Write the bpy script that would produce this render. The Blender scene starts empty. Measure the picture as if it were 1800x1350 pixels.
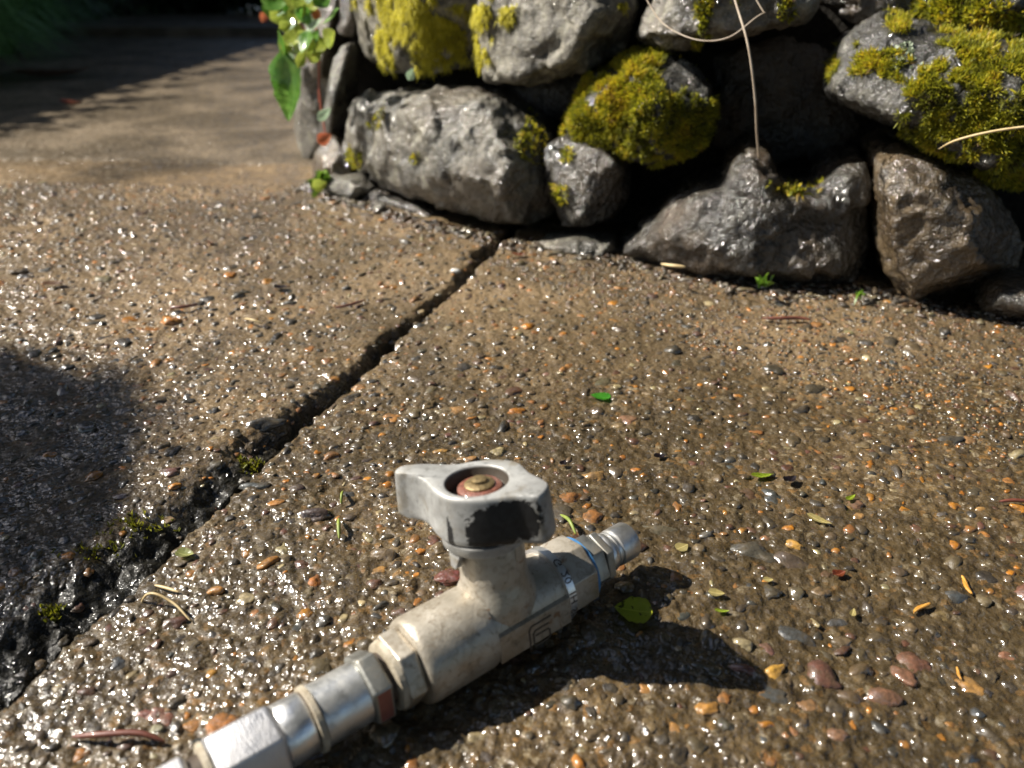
import bpy, bmesh, math, random
import numpy as np
from mathutils import Vector, Matrix

# ------------------------------------------------------------------ camera, light, exposure
sc = bpy.context.scene
R = math.radians
PITCH = R(28); H = .23; FPX = 1360.0
cam_d = bpy.data.cameras.new('camera'); cam = bpy.data.objects.new('camera', cam_d)
sc.collection.objects.link(cam); sc.camera = cam
cam.location = (0, 0, H); cam.rotation_euler = (math.pi/2-PITCH, 0, 0)
cam_d.sensor_width = 36; cam_d.lens = 27.2; cam_d.clip_start = .01; cam_d.clip_end = 200
cam_d.dof.use_dof = True; cam_d.dof.focus_distance = .375; cam_d.dof.aperture_fstop = 8.5

SUN_EL = R(42); SUN_AZ = R(170)          # direction towards the sun, measured from +X
sdir = Vector((math.cos(SUN_AZ)*math.cos(SUN_EL), math.sin(SUN_AZ)*math.cos(SUN_EL), math.sin(SUN_EL)))
W = bpy.data.worlds.new('World'); sc.world = W; W.use_nodes = True
wn = W.node_tree; wn.nodes.clear()
sky = wn.nodes.new('ShaderNodeTexSky'); sky.sky_type = 'NISHITA'; sky.sun_disc = False
sky.sun_elevation = SUN_EL; sky.sun_rotation = math.atan2(sdir.x, sdir.y)
bg = wn.nodes.new('ShaderNodeBackground'); bg.inputs[1].default_value = .05
wo = wn.nodes.new('ShaderNodeOutputWorld')
wn.links.new(sky.outputs[0], bg.inputs[0]); wn.links.new(bg.outputs[0], wo.inputs[0])
sl = bpy.data.lights.new('sun', 'SUN'); sl.energy = 5; sl.angle = R(.53); sl.color = (1, .94, .84)
so = bpy.data.objects.new('sun', sl); sc.collection.objects.link(so)
so.rotation_euler = sdir.to_track_quat('Z', 'Y').to_euler()
sc.view_settings.view_transform = 'Standard'; sc.view_settings.look = 'None'
sc.view_settings.exposure = 1.22; sc.view_settings.gamma = 1
sc.cycles.sample_clamp_indirect = 4
sc.cycles.max_bounces = 6
sc.cycles.use_denoising = True

rng = np.random.default_rng(7); random.seed(7)
COL = sc.collection

# ------------------------------------------------------------------ numeric helpers
sp, cp = math.sin(PITCH), math.cos(PITCH)
def G(px, py, h=0.0):
    """point at height h seen at a position of the 1800x1350 photograph"""
    u = (px-900)/FPX; v = (py-675)/FPX
    d = (H-h)/(sp+v*cp)
    return Vector((u*d, d*(cp-v*sp), h))
def ray(px, py, d):
    u = (px-900)/FPX; v = (py-675)/FPX
    return Vector((u*d, d*(cp-v*sp), H-d*(sp+v*cp)))
def projn(P):
    P = np.asarray(P); X, Y, Z = P[..., 0], P[..., 1], P[..., 2]
    zc = Y*cp+(H-Z)*sp; yc = -Y*sp+(H-Z)*cp
    return 900+FPX*X/zc, 675+FPX*yc/zc, zc

def _h(ix, iy, iz, seed):
    n = (ix.astype(np.int64)*374761393+iy.astype(np.int64)*668265263+iz.astype(np.int64)*2147483647+seed*974634777) & 0xffffffff
    n = ((n ^ (n >> 13))*1274126177) & 0xffffffff
    n = ((n ^ (n >> 15))*2246822519) & 0xffffffff
    return ((n ^ (n >> 16)) & 0xffff)/65535.0
def vnoise(P, freq, seed=0):
    P = np.asarray(P)*freq
    i = np.floor(P); t = P-i; t = t*t*(3-2*t); i = i.astype(np.int64)
    x, y, z = i[:, 0], i[:, 1], i[:, 2]; r = 0
    for dx in (0, 1):
        wx = t[:, 0] if dx else 1-t[:, 0]
        for dy in (0, 1):
            wy = t[:, 1] if dy else 1-t[:, 1]
            for dz in (0, 1):
                wz = t[:, 2] if dz else 1-t[:, 2]
                r = r+wx*wy*wz*_h(x+dx, y+dy, z+dz, seed)
    return r*2-1
def noise2(x, y, freq, seed=0):
    x = x*freq; y = y*freq
    ix = np.floor(x); iy = np.floor(y); tx = x-ix; ty = y-iy
    tx = tx*tx*(3-2*tx); ty = ty*ty*(3-2*ty); ix = ix.astype(np.int64); iy = iy.astype(np.int64); z = np.zeros_like(ix)
    a = _h(ix, iy, z, seed); b = _h(ix+1, iy, z, seed); c = _h(ix, iy+1, z, seed); d = _h(ix+1, iy+1, z, seed)
    return (a*(1-tx)*(1-ty)+b*tx*(1-ty)+c*(1-tx)*ty+d*tx*ty)*2-1
def sstep(a, b, x):
    t = np.clip((x-a)/(b-a), 0, 1); return t*t*(3-2*t)

# ------------------------------------------------------------------ object helpers
def tag(o, label=None, cat=None, group=None, kind=None):
    if label: o['label'] = label
    if cat: o['category'] = cat
    if group: o['group'] = group
    if kind: o['kind'] = kind
    return o
def link(name, me, mat=None, parent=None):
    o = bpy.data.objects.new(name, me); COL.objects.link(o)
    if mat: 
        me.materials.clear(); me.materials.append(mat)
    if parent: o.parent = parent
    return o
def empty(name, loc=(0, 0, 0), rot=(0, 0, 0)):
    o = bpy.data.objects.new(name, None); o.empty_display_size = .02
    COL.objects.link(o); o.location = loc; o.rotation_euler = rot; return o
def np_mesh(name, V, F, smooth=True, colors=None):
    """V (n,3); F (m,k) all of k corners"""
    me = bpy.data.meshes.new(name); V = np.asarray(V, np.float32); F = np.asarray(F, np.int32)
    m, k = F.shape
    me.vertices.add(len(V)); me.vertices.foreach_set('co', V.ravel())
    me.loops.add(m*k); me.loops.foreach_set('vertex_index', F.ravel())
    me.polygons.add(m); me.polygons.foreach_set('loop_start', np.arange(0, m*k, k, dtype=np.int32))
    me.polygons.foreach_set('loop_total', np.full(m, k, np.int32))
    me.polygons.foreach_set('use_smooth', np.full(m, smooth))
    if colors is not None:
        a = me.color_attributes.new('tint', 'FLOAT_COLOR', 'POINT')
        c = np.ones((len(V), 4), np.float32); c[:, :3] = colors; a.data.foreach_set('color', c.ravel())
    me.update(); me.validate(); return me
def bm_mesh(name, bm, smooth=True, angle=None):
    me = bpy.data.meshes.new(name); bm.normal_update(); bm.to_mesh(me); bm.free()
    for p in me.polygons: p.use_smooth = smooth
    if smooth and angle is not None:
        me.set_sharp_from_angle(angle=R(angle))
    return me

# ------------------------------------------------------------------ materials
class MT:
    def __init__(s, name, rough=.5, metal=0., coat=0., coat_rough=.05, spec=.5):
        s.m = bpy.data.materials.new(name); s.m.use_nodes = True
        s.t = s.m.node_tree; s.b = s.t.nodes['Principled BSDF']
        s.b.inputs['Roughness'].default_value = rough; s.b.inputs['Metallic'].default_value = metal
        s.b.inputs['Coat Weight'].default_value = coat; s.b.inputs['Coat Roughness'].default_value = coat_rough
        s.b.inputs['Specular IOR Level'].default_value = spec; s.b.inputs['Coat IOR'].default_value = 1.75
    def n(s, t, **k):
        x = s.t.nodes.new(t)
        for a, v in k.items(): setattr(x, a, v)
        return x
    def l(s, a, b): s.t.links.new(a, b)
    def coord(s, obj=True):
        return s.n('ShaderNodeTexCoord').outputs['Object'] if obj else s.n('ShaderNodeNewGeometry').outputs['Position']
    def noise(s, co, scale, detail=4, rough=.55, dist=0.):
        x = s.n('ShaderNodeTexNoise'); x.inputs['Scale'].default_value = scale; x.inputs['Detail'].default_value = detail
        x.inputs['Roughness'].default_value = rough; x.inputs['Distortion'].default_value = dist
        s.l(co, x.inputs['Vector']); return x.outputs['Fac']
    def voro(s, co, scale, feature='F1', out='Distance', rnd=1.):
        x = s.n('ShaderNodeTexVoronoi', feature=feature); x.inputs['Scale'].default_value = scale
        x.inputs['Randomness'].default_value = rnd
        s.l(co, x.inputs['Vector']); return x.outputs[out]
    def ramp(s, fac, stops, const=False):
        x = s.n('ShaderNodeValToRGB'); e = x.color_ramp.elements
        if const: x.color_ramp.interpolation = 'CONSTANT'
        while len(e) < len(stops): e.new(.5)
        for el, (p, c) in zip(e, stops):
            el.position = p; el.color = (c[0], c[1], c[2], 1) if not isinstance(c, (int, float)) else (c, c, c, 1)
        s.l(fac, x.inputs[0]); return x.outputs[0]
    def mix(s, fac, a, b, blend='MIX'):
        x = s.n('ShaderNodeMix', data_type='RGBA', blend_type=blend)
        for sock, v in ((x.inputs[0], fac), (x.inputs[6], a), (x.inputs[7], b)):
            if isinstance(v, bpy.types.NodeSocket): s.l(v, sock)
            elif isinstance(v, (int, float)): sock.default_value = v
            else: sock.default_value = (*v, 1)
        return x.outputs[2]
    def math(s, op, a, b=0.):
        x = s.n('ShaderNodeMath', operation=op)
        for i, v in enumerate((a, b)):
            if isinstance(v, bpy.types.NodeSocket): s.l(v, x.inputs[i])
            else: x.inputs[i].default_value = v
        return x.outputs[0]
    def bump(s, h, strength=1., dist=.001, prev=None):
        x = s.n('ShaderNodeBump'); x.inputs['Strength'].default_value = strength; x.inputs['Distance'].default_value = dist
        s.l(h, x.inputs['Height'])
        if prev is not None: s.l(prev, x.inputs['Normal'])
        return x.outputs[0]
    def set(s, **k):
        names = dict(color='Base Color', rough='Roughness', normal='Normal', coat='Coat Weight', cn='Coat Normal', metal='Metallic')
        for a, v in k.items():
            i = s.b.inputs[names[a]]
            if isinstance(v, bpy.types.NodeSocket): s.l(v, i)
            elif isinstance(v, (int, float)): i.default_value = v
            else: i.default_value = (*v, 1)
        return s

def slab_material(name, wet, tan, tanc=(.225, .158, .088)):
    M = MT(name, rough=.5, coat=1, coat_rough=.13, spec=.2); co = M.coord(False)
    big = M.noise(co, 9, 3); mid = M.noise(co, 120, 4, .6); fine = M.noise(co, 900, 3, .6)
    c1 = M.ramp(mid, [(.3, (.026, .015, .0045)), (.5, (.066, .040, .0115)), (.72, (.150, .092, .028))])
    cell = M.voro(co, 330, out='Color')
    sx = M.n('ShaderNodeSeparateColor'); M.l(cell, sx.inputs[0])
    grain = M.ramp(sx.outputs[0], [(0, (.0210, .0192, .0168)), (.25, (.0720, .0552, .0360)), (.5, (.1140, .0900, .0600)), (.68, (.0540, .0420, .0330)), (.8, (.2280, .1200, .0420)), (.86, (.0780, .0660, .0540)), (.94, (.2700, .2280, .1560))], const=True)
    c = M.mix(M.ramp(fine, [(.35, 0), (.6, .75)]), c1, grain)
    sp_ = M.n('ShaderNodeSeparateXYZ'); M.l(co, sp_.inputs[0])
    dry = M.ramp(M.math('ADD', sp_.outputs['Y'], M.math('MULTIPLY', M.math('SUBTRACT', big, .5), .35)), [(.38, 0), (.58, .8)])
    tanf = M.math('MAXIMUM', M.ramp(big, [(.45, tan*.3), (.7, tan)]), dry)
    c = M.mix(tanf, c, tanc)
    damp = M.ramp(M.noise(co, 6.5, 3, .5, .4), [(.42, .55), (.58, 0)]); c = M.mix(damp, c, (.030, .022, .010))
    grime = M.noise(co, 3.3, 5, .6, .5)
    c = M.mix(M.ramp(grime, [(.52, 0), (.68, .55)]), c, (.0210, .0168, .0108))
    gr = M.n('ShaderNodeAttribute', attribute_name='tint').outputs['Fac']
    gm = M.math('ADD', gr, M.math('MULTIPLY', M.math('SUBTRACT', mid, .5), 1.2))
    c = M.mix(M.ramp(gm, [(.25, 0), (.6, .95)]), c, (.0072, .0072, .0054))
    wetm = M.ramp(M.noise(co, 26, 4), [(.40, wet*.25), (.58, wet)])
    wetm = M.math('MULTIPLY', wetm, M.ramp(gm, [(.3, 1), (.7, .35)]))
    M.set(color=c, coat=wetm)
    M.set(rough=M.ramp(mid, [(.3, .28), (.7, .6)]))
    n1 = M.bump(M.voro(co, 330, 'SMOOTH_F1'), .8, -.0012)
    n2 = M.bump(mid, .8, .003, n1); n3 = M.bump(fine, .7, .0006, n2)
    M.set(normal=n3)
    M.set(cn=M.bump(M.noise(co, 420, 1.5, .4), 1, .0018, M.bump(M.noise(co, 80, 1), .6, .004)))
    return M.m
m_slab = slab_material('wet_aggregate_concrete', 1, .15)
m_slab_left = slab_material('wet_aggregate_concrete_worn', 1, .45)
m_slab_far = slab_material('tan_concrete', .55, .75, (.185, .145, .098))

def soil_material():
    M = MT('dark_wet_soil', rough=.8, spec=.15); co = M.coord(False)
    a = M.noise(co, 200, 5, .65); M.set(color=M.ramp(a, [(.3, (.0043, .0036, .0029)), (.7, (.0180, .0151, .0108))]))
    M.set(normal=M.bump(a, 1, .004)); return M.m
m_soil = soil_material()

def pebble_material(name, attr):
    M = MT(name, rough=.42, coat=.75, coat_rough=.12, spec=.3); co = M.coord(False)
    if attr:
        c = M.n('ShaderNodeAttribute', attribute_name='tint').outputs['Color']
    else:
        c = M.n('ShaderNodeObjectInfo').outputs['Color']
    a = M.noise(co, 380, 4, .6)
    c2 = M.mix(M.ramp(a, [(.3, .75), (.7, 0)]), c, (.0300, .0240, .0180))
    c3 = M.mix(M.ramp(M.noise(co, 150, 3), [(.48, 0), (.7, .6)]), c2, (.0780, .0570, .0312))
    M.set(color=c3, normal=M.bump(a, .55, .0012), cn=M.bump(M.noise(co, 300, 1), 1, .0012))
    M.set(coat=M.ramp(M.noise(co, 70, 2), [(.35, .4), (.6, 1)]))
    return M.m
m_peb_obj = pebble_material('wet_pebble', False); m_peb_att = pebble_material('wet_pebble_mass', True)

def rock_material(name, base, dark, tint, wet, lichen=0., rust=0.):
    M = MT(name, rough=.55, coat=wet, coat_rough=.12, spec=.35); co = M.coord(False)
    a = M.noise(co, 24, 6, .62, .3); b = M.noise(co, 160, 5, .65); d = M.noise(co, 620, 3, .6)
    c = M.ramp(a, [(.36, dark), (.5, base), (.66, tint)])
    c = M.mix(M.ramp(b, [(.35, .7), (.62, 0)]), c, tuple(x*.35 for x in dark))
    c = M.mix(M.ramp(d, [(.6, 0), (.78, .5)]), c, tuple(min(1, x*1.7) for x in tint))
    if lichen:
        lf = M.ramp(M.noise(co, 38, 6, .7, .8), [(.53, 0), (.62, lichen)])
        c = M.mix(lf, c, (.36, .34, .26))
    if rust:
        rf = M.ramp(M.noise(co, 14, 4, .6), [(.45, 0), (.65, rust)])
        c = M.mix(rf, c, (.105, .060, .022))
    M.set(color=c, rough=M.ramp(b, [(.3, .35), (.7, .7)]))
    n = M.bump(a, .5, .005); n = M.bump(b, .8, .004, n); n2 = M.bump(d, .8, .0015, n)
    M.set(normal=n2, cn=M.bump(M.noise(co, 230, 1.5), 1, .0052, n))
    M.set(coat=M.ramp(M.noise(co, 30, 3), [(.3, wet*.5), (.6, wet)]))
    return M.m
m_rock_pale = rock_material('pale_grey_stone', (.175, .160, .125), (.06, .055, .044), (.27, .25, .20), .3, .4)
m_rock_grey = rock_material('grey_stone', (.098, .090, .070), (.030, .027, .022), (.19, .175, .14), .8, .35, .25)
m_rock_dark = rock_material('dark_wet_basalt', (.025, .021, .014), (.010, .008, .006), (.050, .041, .026), 1., 0, .4)
m_rock_brown = rock_material('brown_wet_stone', (.088, .060, .028), (.034, .024, .014), (.155, .108, .055), 1., 0, .4)
m_rock_lich = rock_material('lichened_dark_stone', (.026, .024, .019), (.010, .009, .008), (.062, .057, .045), .8, .12)

def leafy_material(name, stops, rough=.5, trans=.35, coat=.0, attr=True):
    M = MT(name, rough=rough, coat=coat, coat_rough=.15)
    if attr: fac = M.n('ShaderNodeAttribute', attribute_name='tint').outputs['Fac']
    else: fac = M.noise(M.coord(), 90, 3)
    c = M.ramp(fac, stops); M.set(color=c)
    tr = M.n('ShaderNodeBsdfTranslucent'); M.l(c, tr.inputs[0])
    mx = M.n('ShaderNodeMixShader'); mx.inputs[0].default_value = trans
    M.l(M.b.outputs[0], mx.inputs[1]); M.l(tr.outputs[0], mx.inputs[2])
    M.l(mx.outputs[0], M.t.nodes['Material Output'].inputs['Surface']); return M.m
m_moss_y = leafy_material('yellow_moss', [(0, (.20, .17, .012)), (.4, (.52, .47, .035)), (1, (.72, .66, .09))], .7, .45)
m_moss_g = leafy_material('green_moss', [(0, (.045, .03, .008)), (.32, (.15, .165, .012)), (.62, (.42, .40, .022)), (.9, (.60, .44, .025)), (1, (.20, .11, .03))], .6, .45)
m_lichen = leafy_material('grey_green_lichen', [(0, (.22, .26, .19)), (1, (.42, .48, .36))], .8, .1)
m_hedge = leafy_material('dark_hedge_leaves', [(0, (.0084, .0175, .0056)), (1, (.0350, .0630, .0175))], .5, .3)
m_grass = leafy_material('long_grass_blades', [(0, (.06, .15, .03)), (1, (.18, .36, .09))], .45, .3)
m_sprout = leafy_material('fresh_green_sprouts', [(0, (.0560, .1400, .0070)), (1, (.1750, .2940, .0280))], .4, .45)

def plain(name, c, c2=None, rough=.5, coat=0., metal=0., scale=200, bump=.0, trans=0., obj=True):
    M = MT(name, rough=rough, coat=coat, metal=metal); co = M.coord(obj)
    if c2 is not None: M.set(color=M.ramp(M.noise(co, scale, 4, .6), [(.35, c), (.65, c2)]))
    else: M.set(color=c)
    if bump: M.set(normal=M.bump(M.noise(co, scale*1.6, 4), .8, bump))
    if trans:
        tr = M.n('ShaderNodeBsdfTranslucent'); tr.inputs[0].default_value = (*(c2 or c), 1)
        mx = M.n('ShaderNodeMixShader'); mx.inputs[0].default_value = trans
        M.l(M.b.outputs[0], mx.inputs[1]); M.l(tr.outputs[0], mx.inputs[2])
        M.l(mx.outputs[0], M.t.nodes['Material Output'].inputs['Surface'])
    return M.m

# ------------------------------------------------------------------ the ground: three slabs and the soil in the joints
LA, LB = G(868, 446), G(0, 1243)
ldir = (LB-LA).normalized(); lnor = Vector((ldir.y, -ldir.x, 0))
if (G(300, 600)-LA).dot(lnor) < 0: lnor = -lnor          # points to the left slab
JA, JB = G(540, 287), G(0, 281)                            # far joint
jd = (JB-JA).normalized(); jn = Vector((-jd.y, jd.x, 0))
if (G(300, 150)-JA).dot(jn) < 0: jn = -jn

def joints(x, y):
    s = (x-LA.x)*ldir.x+(y-LA.y)*ldir.y                   # along the joint, 0 at the wall end
    d = (x-LA.x)*lnor.x+(y-LA.y)*lnor.y
    d = d+noise2(x, y, 300, 8)*.0009+noise2(x, y, 150, 3)*.0019+noise2(x, y, 60, 6)*.0024+noise2(x, y, 22, 4)*.0022
    dj = (x-JA.x)*jn.x+(y-JA.y)*jn.y
    dj = dj+noise2(x, y, 60, 5)*.003
    near = sstep(.25, .60, s)
    w = .0046+.0052*near+.0034*noise2(x, y, 32, 9)
    e = .010+.048*sstep(.22, .58, s)
    return s, d, dj, w, e
def ground_z(x, y):
    s, d, dj, w, e = joints(x, y)
    z = .0030*noise2(x, y, 5.5, 11)+.0014*noise2(x, y, 14, 12)
    fade = 1-sstep(.8, 2.0, y)
    micro = .0008*noise2(x, y, 70, 13)+.0007*noise2(x, y, 160, 14)+(.0006*noise2(x, y, 330, 15)+.0004*noise2(x, y, 700, 16))*fade
    z = z+micro
    # joint between the near slabs
    edge_r = -.0016*np.exp(-np.clip(-d, 0, None)/.0022)
    ero = 1-sstep(0, 1, (d-w)/e)
    lump = noise2(x, y, 90, 21)*.0030+noise2(x, y, 210, 22)*.0016+noise2(x, y, 45, 23)*.003
    rise = -.011*ero+lump*np.clip(ero*1.3, 0, 1)*(.4+.6*sstep(.2, .5, s))
    trench = -.024-.004*noise2(x, y, 60, 24)
    t = sstep(-.0006, .0006, d)*(1-sstep(w-.001, w+.0015, d))
    left = np.where(d > 0, rise, edge_r)
    z = z+np.where(d < -.0006, edge_r, left*(1-t)+trench*t*1.0)
    g = np.exp(-(dj/.006)**2)
    z = z-.0006*g+.0015*sstep(-.004, .004, dj)
    return z
def wall_back(x, y):      # how far behind the foot of the wall
    return y-np.interp(x, PLX, PLY)

# plan line of the wall's foot (from the photograph's contact points)
PL = [(-.249, .942), (-.068, .753), (0, .708), (.097, .667), (.188, .602), (.293, .583), (.33, .554), (.385, .537), (.75, .42), (1.6, .1)]
PLX = [p[0] for p in PL]; PLY = [p[1] for p in PL]

def build_ground():
    ys = [.07]
    while ys[-1] < 7: ys.append(ys[-1]*(1.0052 if ys[-1] < 1.4 else 1.015)+.0000)
    ys = np.array(ys); nx = 640
    t = np.linspace(-1, 1, nx)
    X = t[None, :]*(.80*ys[:, None]+.07)+0*ys[:, None]; Y = np.repeat(ys[:, None], nx, 1)
    x = X.ravel(); y = Y.ravel(); z = ground_z(x, y)
    n = len(ys); idx = np.arange(n*nx).reshape(n, nx)
    F = np.stack([idx[:-1, :-1], idx[:-1, 1:], idx[1:, 1:], idx[1:, :-1]], -1).reshape(-1, 4)
    cx = x[F].mean(1); cy = y[F].mean(1)
    s, d, dj, w, e = joints(cx, cy)
    cls = np.where(d <= .0002, 0, np.where(dj > 0, 2, 1))
    cls = np.where((d > .0002) & (d < w+.0004) & (dj < 0), 3, cls)
    V = np.stack([x, y, z], -1); S_, D_, _, W_, E_ = joints(x, y)
    out = []
    for k, (nm, mt, lab) in enumerate((('pavement', m_slab, 'near exposed aggregate concrete slab'), ('pavement', m_slab_left, 'exposed aggregate concrete slab left of the joint'), ('path', m_slab_far, 'smoother tan concrete path farther back'), ('soil', m_soil, 'dark soil and grit in the joint'))):
        f = F[cls == k]; u, inv = np.unique(f, return_inverse=True)
        ero_and_shade = (1-sstep(0, 1, (D_[u]-W_[u])/(E_[u]*1.15)))*(D_[u] > 0)*(.8+.2*sstep(.15, .5, S_[u]))+.5*np.exp(-np.clip(-D_[u], 0, 9)/.003)*(D_[u] <= 0)  # dark soil on the eroded rim; also paints in the joint wall's shade
        o = link(nm, np_mesh(nm, V[u], inv.reshape(-1, 4), True, np.repeat(ero_and_shade[:, None], 3, 1)), mt); tag(o, lab, kind='structure'); out.append(o)
    return out
slab_near, slab_left, slab_far, soil = build_ground()
# the wider ground under and around everything
bm = bmesh.new()
bmesh.ops.create_grid(bm, x_segments=60, y_segments=60, size=12)
for v in bm.verts:
    v.co.z = -.03+.004*math.sin(v.co.x*7)*math.cos(v.co.y*5)
tag(link('ground', bm_mesh('ground', bm), m_soil), 'dark earth under the slabs and garden', kind='structure')
# step at the far end of the path
bm = bmesh.new()
c = [(-2.4, 3.35), (-.7, 3.35), (-.7, 4.5), (-2.4, 4.5)]
bmesh.ops.create_cube(bm, size=1, matrix=Matrix.Translation((-1.55, 3.95, .012))@Matrix.Diagonal((1.9, 1.1, .05, 1)))
bmesh.ops.bevel(bm, geom=bm.edges[:], offset=.008, segments=2, affect='EDGES')
tag(link('step', bm_mesh('step', bm, True, 40), m_slab_far), 'low concrete step at the far end of the path', kind='structure')

# ------------------------------------------------------------------ pebbles
PAL = [((.030, .027, .022), .14), ((.052, .042, .028), .2), ((.085, .062, .035), .23), ((.125, .088, .045), .15), ((.085, .038, .022), .09),
       ((.042, .046, .045), .04), ((.38, .15, .016), .085), ((.27, .115, .03), .075), ((.31, .25, .13), .045), ((.12, .055, .035), .03)]
pw = np.array([p[1] for p in PAL]); pw = pw/pw.sum(); pc = np.array([p[0] for p in PAL])
def ico(sub):
    bm = bmesh.new(); bmesh.ops.create_icosphere(bm, subdivisions=sub, radius=1)
    V = np.array([v.co[:] for v in bm.verts]); F = np.array([[v.index for v in f.verts] for f in bm.faces]); bm.free(); return V, F
def pebble_shape(V, seed, amp=.22):
    D = V*(1+amp*vnoise(V, 1.1, seed)+amp*.7*vnoise(V, 2.6, seed+1))[:, None]
    return D
def pebble_sites(xmin, xmax, ymin, ymax, n, r0, r1, power, grid, cell=.01, gap=.85):
    out = []; tries = 0
    R_ = r0+(r1-r0)*rng.random(n*6)**power
    tt = rng.random(n*6); yy = np.sqrt(ymin**2+(ymax**2-ymin**2)*tt); xx = (rng.random(n*6)*2-1)*(.74*yy+.05)
    s, d, dj, w, e = joints(xx, yy)
    ok = ((d < -.002) | (d > w+.003+np.where(rng.random(len(d)) < .8, .45*e*sstep(.25, .45, s), 0))) & (wall_back(xx, yy) < .02) & (np.abs(dj) > .006)
    for x, y, r, o in zip(xx, yy, R_, ok):
        if not o: continue
        i, j = int(x//cell), int(y//cell); bad = False
        k = 2 if r > .006 else 1
        for a in range(i-2, i+3):
            for b in range(j-2, j+3):
                for (qx, qy, qr) in grid.get((a, b), ()):
                    if (qx-x)**2+(qy-y)**2 < (gap*(qr+r))**2: bad = True; break
                if bad: break
            if bad: break
        if bad: continue
        grid.setdefault((i, j), []).append((x, y, r)); out.append((x, y, r))
        if len(out) >= n: break
    return out
grid = {}
# stones one recognises in the photograph: px, py, half-length px, aspect, angle deg, colour
KEY = [(1355, 1220, 45, .55, -10, (.0540, .0576, .0562)), (1135, 1215, 22, .6, -10, (.3600, .1728, .0432)), (1245, 1252, 22, .7, 15, (.3960, .1944, .0432)),
       (1190, 1285, 22, .7, 40, (.3600, .1800, .0504)), (1362, 1175, 20, .7, 20, (.4320, .2376, .0432)), (1393, 952, 18, .6, -20, (.4320, .2376, .0504)),
       (1390, 1290, 26, .4, -60, (.3024, .1368, .0504)), (1425, 1245, 30, .45, -50, (.2160, .1152, .0504)), (1705, 1195, 22, .5, -30, (.3600, .1872, .0504)),
       (465, 995, 20, .75, 20, (.3960, .1728, .0360)), (375, 1040, 20, .6, 0, (.3744, .1728, .0360)), (370, 1187, 14, .8, 60, (.4320, .2160, .0360)),
       (665, 1002, 15, .7, 20, (.3600, .1872, .0504)), (632, 679, 17, .5, 5, (.3960, .1800, .0432)), (690, 728, 18, .5, -5, (.3960, .1800, .0432)),
       (800, 714, 20, .5, 5, (.3240, .1728, .0576)), (820, 770, 12, .6, 10, (.3456, .2880, .1800)), (775, 787, 14, .6, 10, (.3600, .2016, .0576)),
       (820, 800, 18, .5, 0, (.3456, .1800, .0576)), (1045, 830, 24, .5, 5, (.3024, .1728, .0576)), (1085, 675, 10, .8, 0, (.3600, .2880, .1440)),
       (1135, 686, 13, .6, 0, (.3600, .2736, .1800)), (1090, 742, 14, .6, 0, (.2304, .1584, .0720)), (1105, 732, 20, .5, 0, (.2160, .1080, .0576)),
       (1060, 665, 24, .5, 0, (.0936, .0828, .0432)), (590, 750, 12, .9, 0, (.2304, .2016, .1440)), (1165, 925, 35, .35, -5, (.1152, .1008, .0648)),
       (1330, 965, 38, .55, -10, (.0612, .0562, .0432)), (1395, 980, 32, .4, -20, (.0864, .0612, .0432)), (1680, 1040, 26, .6, 0, (.0468, .0540, .0576)),
       (1660, 1073, 22, .6, -10, (.1728, .1224, .0504)), (1610, 1160, 38, .5, 0, (.1584, .0720, .0432)), (1590, 1180, 22, .7, -50, (.1800, .0864, .0504)),
       (1390, 1105, 36, .45, -30, (.0540, .0576, .0576)), (1348, 1138, 18, .8, -60, (.1728, .0792, .0648)), (1550, 1215, 36, .45, -15, (.1728, .0864, .0504)),
       (1480, 1085, 20, .6, 0, (.0648, .0648, .0648)), (455, 745, 36, .3, 18, (.0360, .0360, .0346)), (300, 828, 20, .45, 10, (.1152, .0504, .0396)),
       (372, 808, 18, .9, 0, (.1008, .0864, .0576)), (283, 900, 16, .8, 0, (.2160, .1440, .0720)), (210, 872, 18, .6, 0, (.0864, .0612, .0576)),
       (450, 855, 24, .6, 5, (.0648, .0720, .0684)), (560, 905, 28, .4, 5, (.0612, .0396, .0360)), (520, 860, 16, .5, 0, (.0504, .0324, .0360)),
       (610, 865, 16, .7, 0, (.0504, .0504, .0468)), (280, 1262, 26, .5, -20, (.2016, .0864, .0576)), (276, 1285, 15, .8, 0, (.3024, .2880, .1872)),
       (345, 1275, 18, .45, 0, (.3600, .1728, .0576)), (335, 1138, 20, .7, 0, (.1440, .1152, .0720)), (250, 1255, 18, .5, 0, (.2160, .0864, .0648)),
       (640, 805, 14, .5, 5, (.0504, .0360, .0324)), (1670, 770, 22, .4, 0, (.0540, .0504, .0432)), (1700, 770, 16, .5, 0, (.3240, .1728, .0720)),
       (1490, 612, 20, .4, 0, (.3600, .1800, .0720)), (1570, 645, 18, .4, 0, (.0504, .0540, .0540)), (960, 655, 12, .6, 0, (.2160, .1080, .0720)),
       (1240, 935, 12, .6, 0, (.1152, .1152, .1080)), (1345, 940, 10, .5, 0, (.2880, .1440, .0720)), (1510, 900, 14, .5, 0, (.3600, .2016, .0720)),
       (1655, 900, 12, .6, 0, (.1008, .0864, .0720)), (1725, 895, 16, .5, 0, (.3240, .1800, .0576)), (1780, 1140, 20, .6, 0, (.2160, .1008, .0576)),
       (1500, 880, 18, .45, 0, (.1584, .0864, .0504)), (480, 885, 16, .6, 10, (.3600, .1584, .0360)), (700, 1080, 14, .5, 0, (.1440, .0864, .0648)),
       (1240, 1180, 26, .5, -10, (.0648, .0612, .0432)), (1310, 1175, 26, .45, -10, (.1872, .0720, .0504)), (1470, 1290, 22, .6, 0, (.2160, .1152, .0648))]
sites = []
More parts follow.
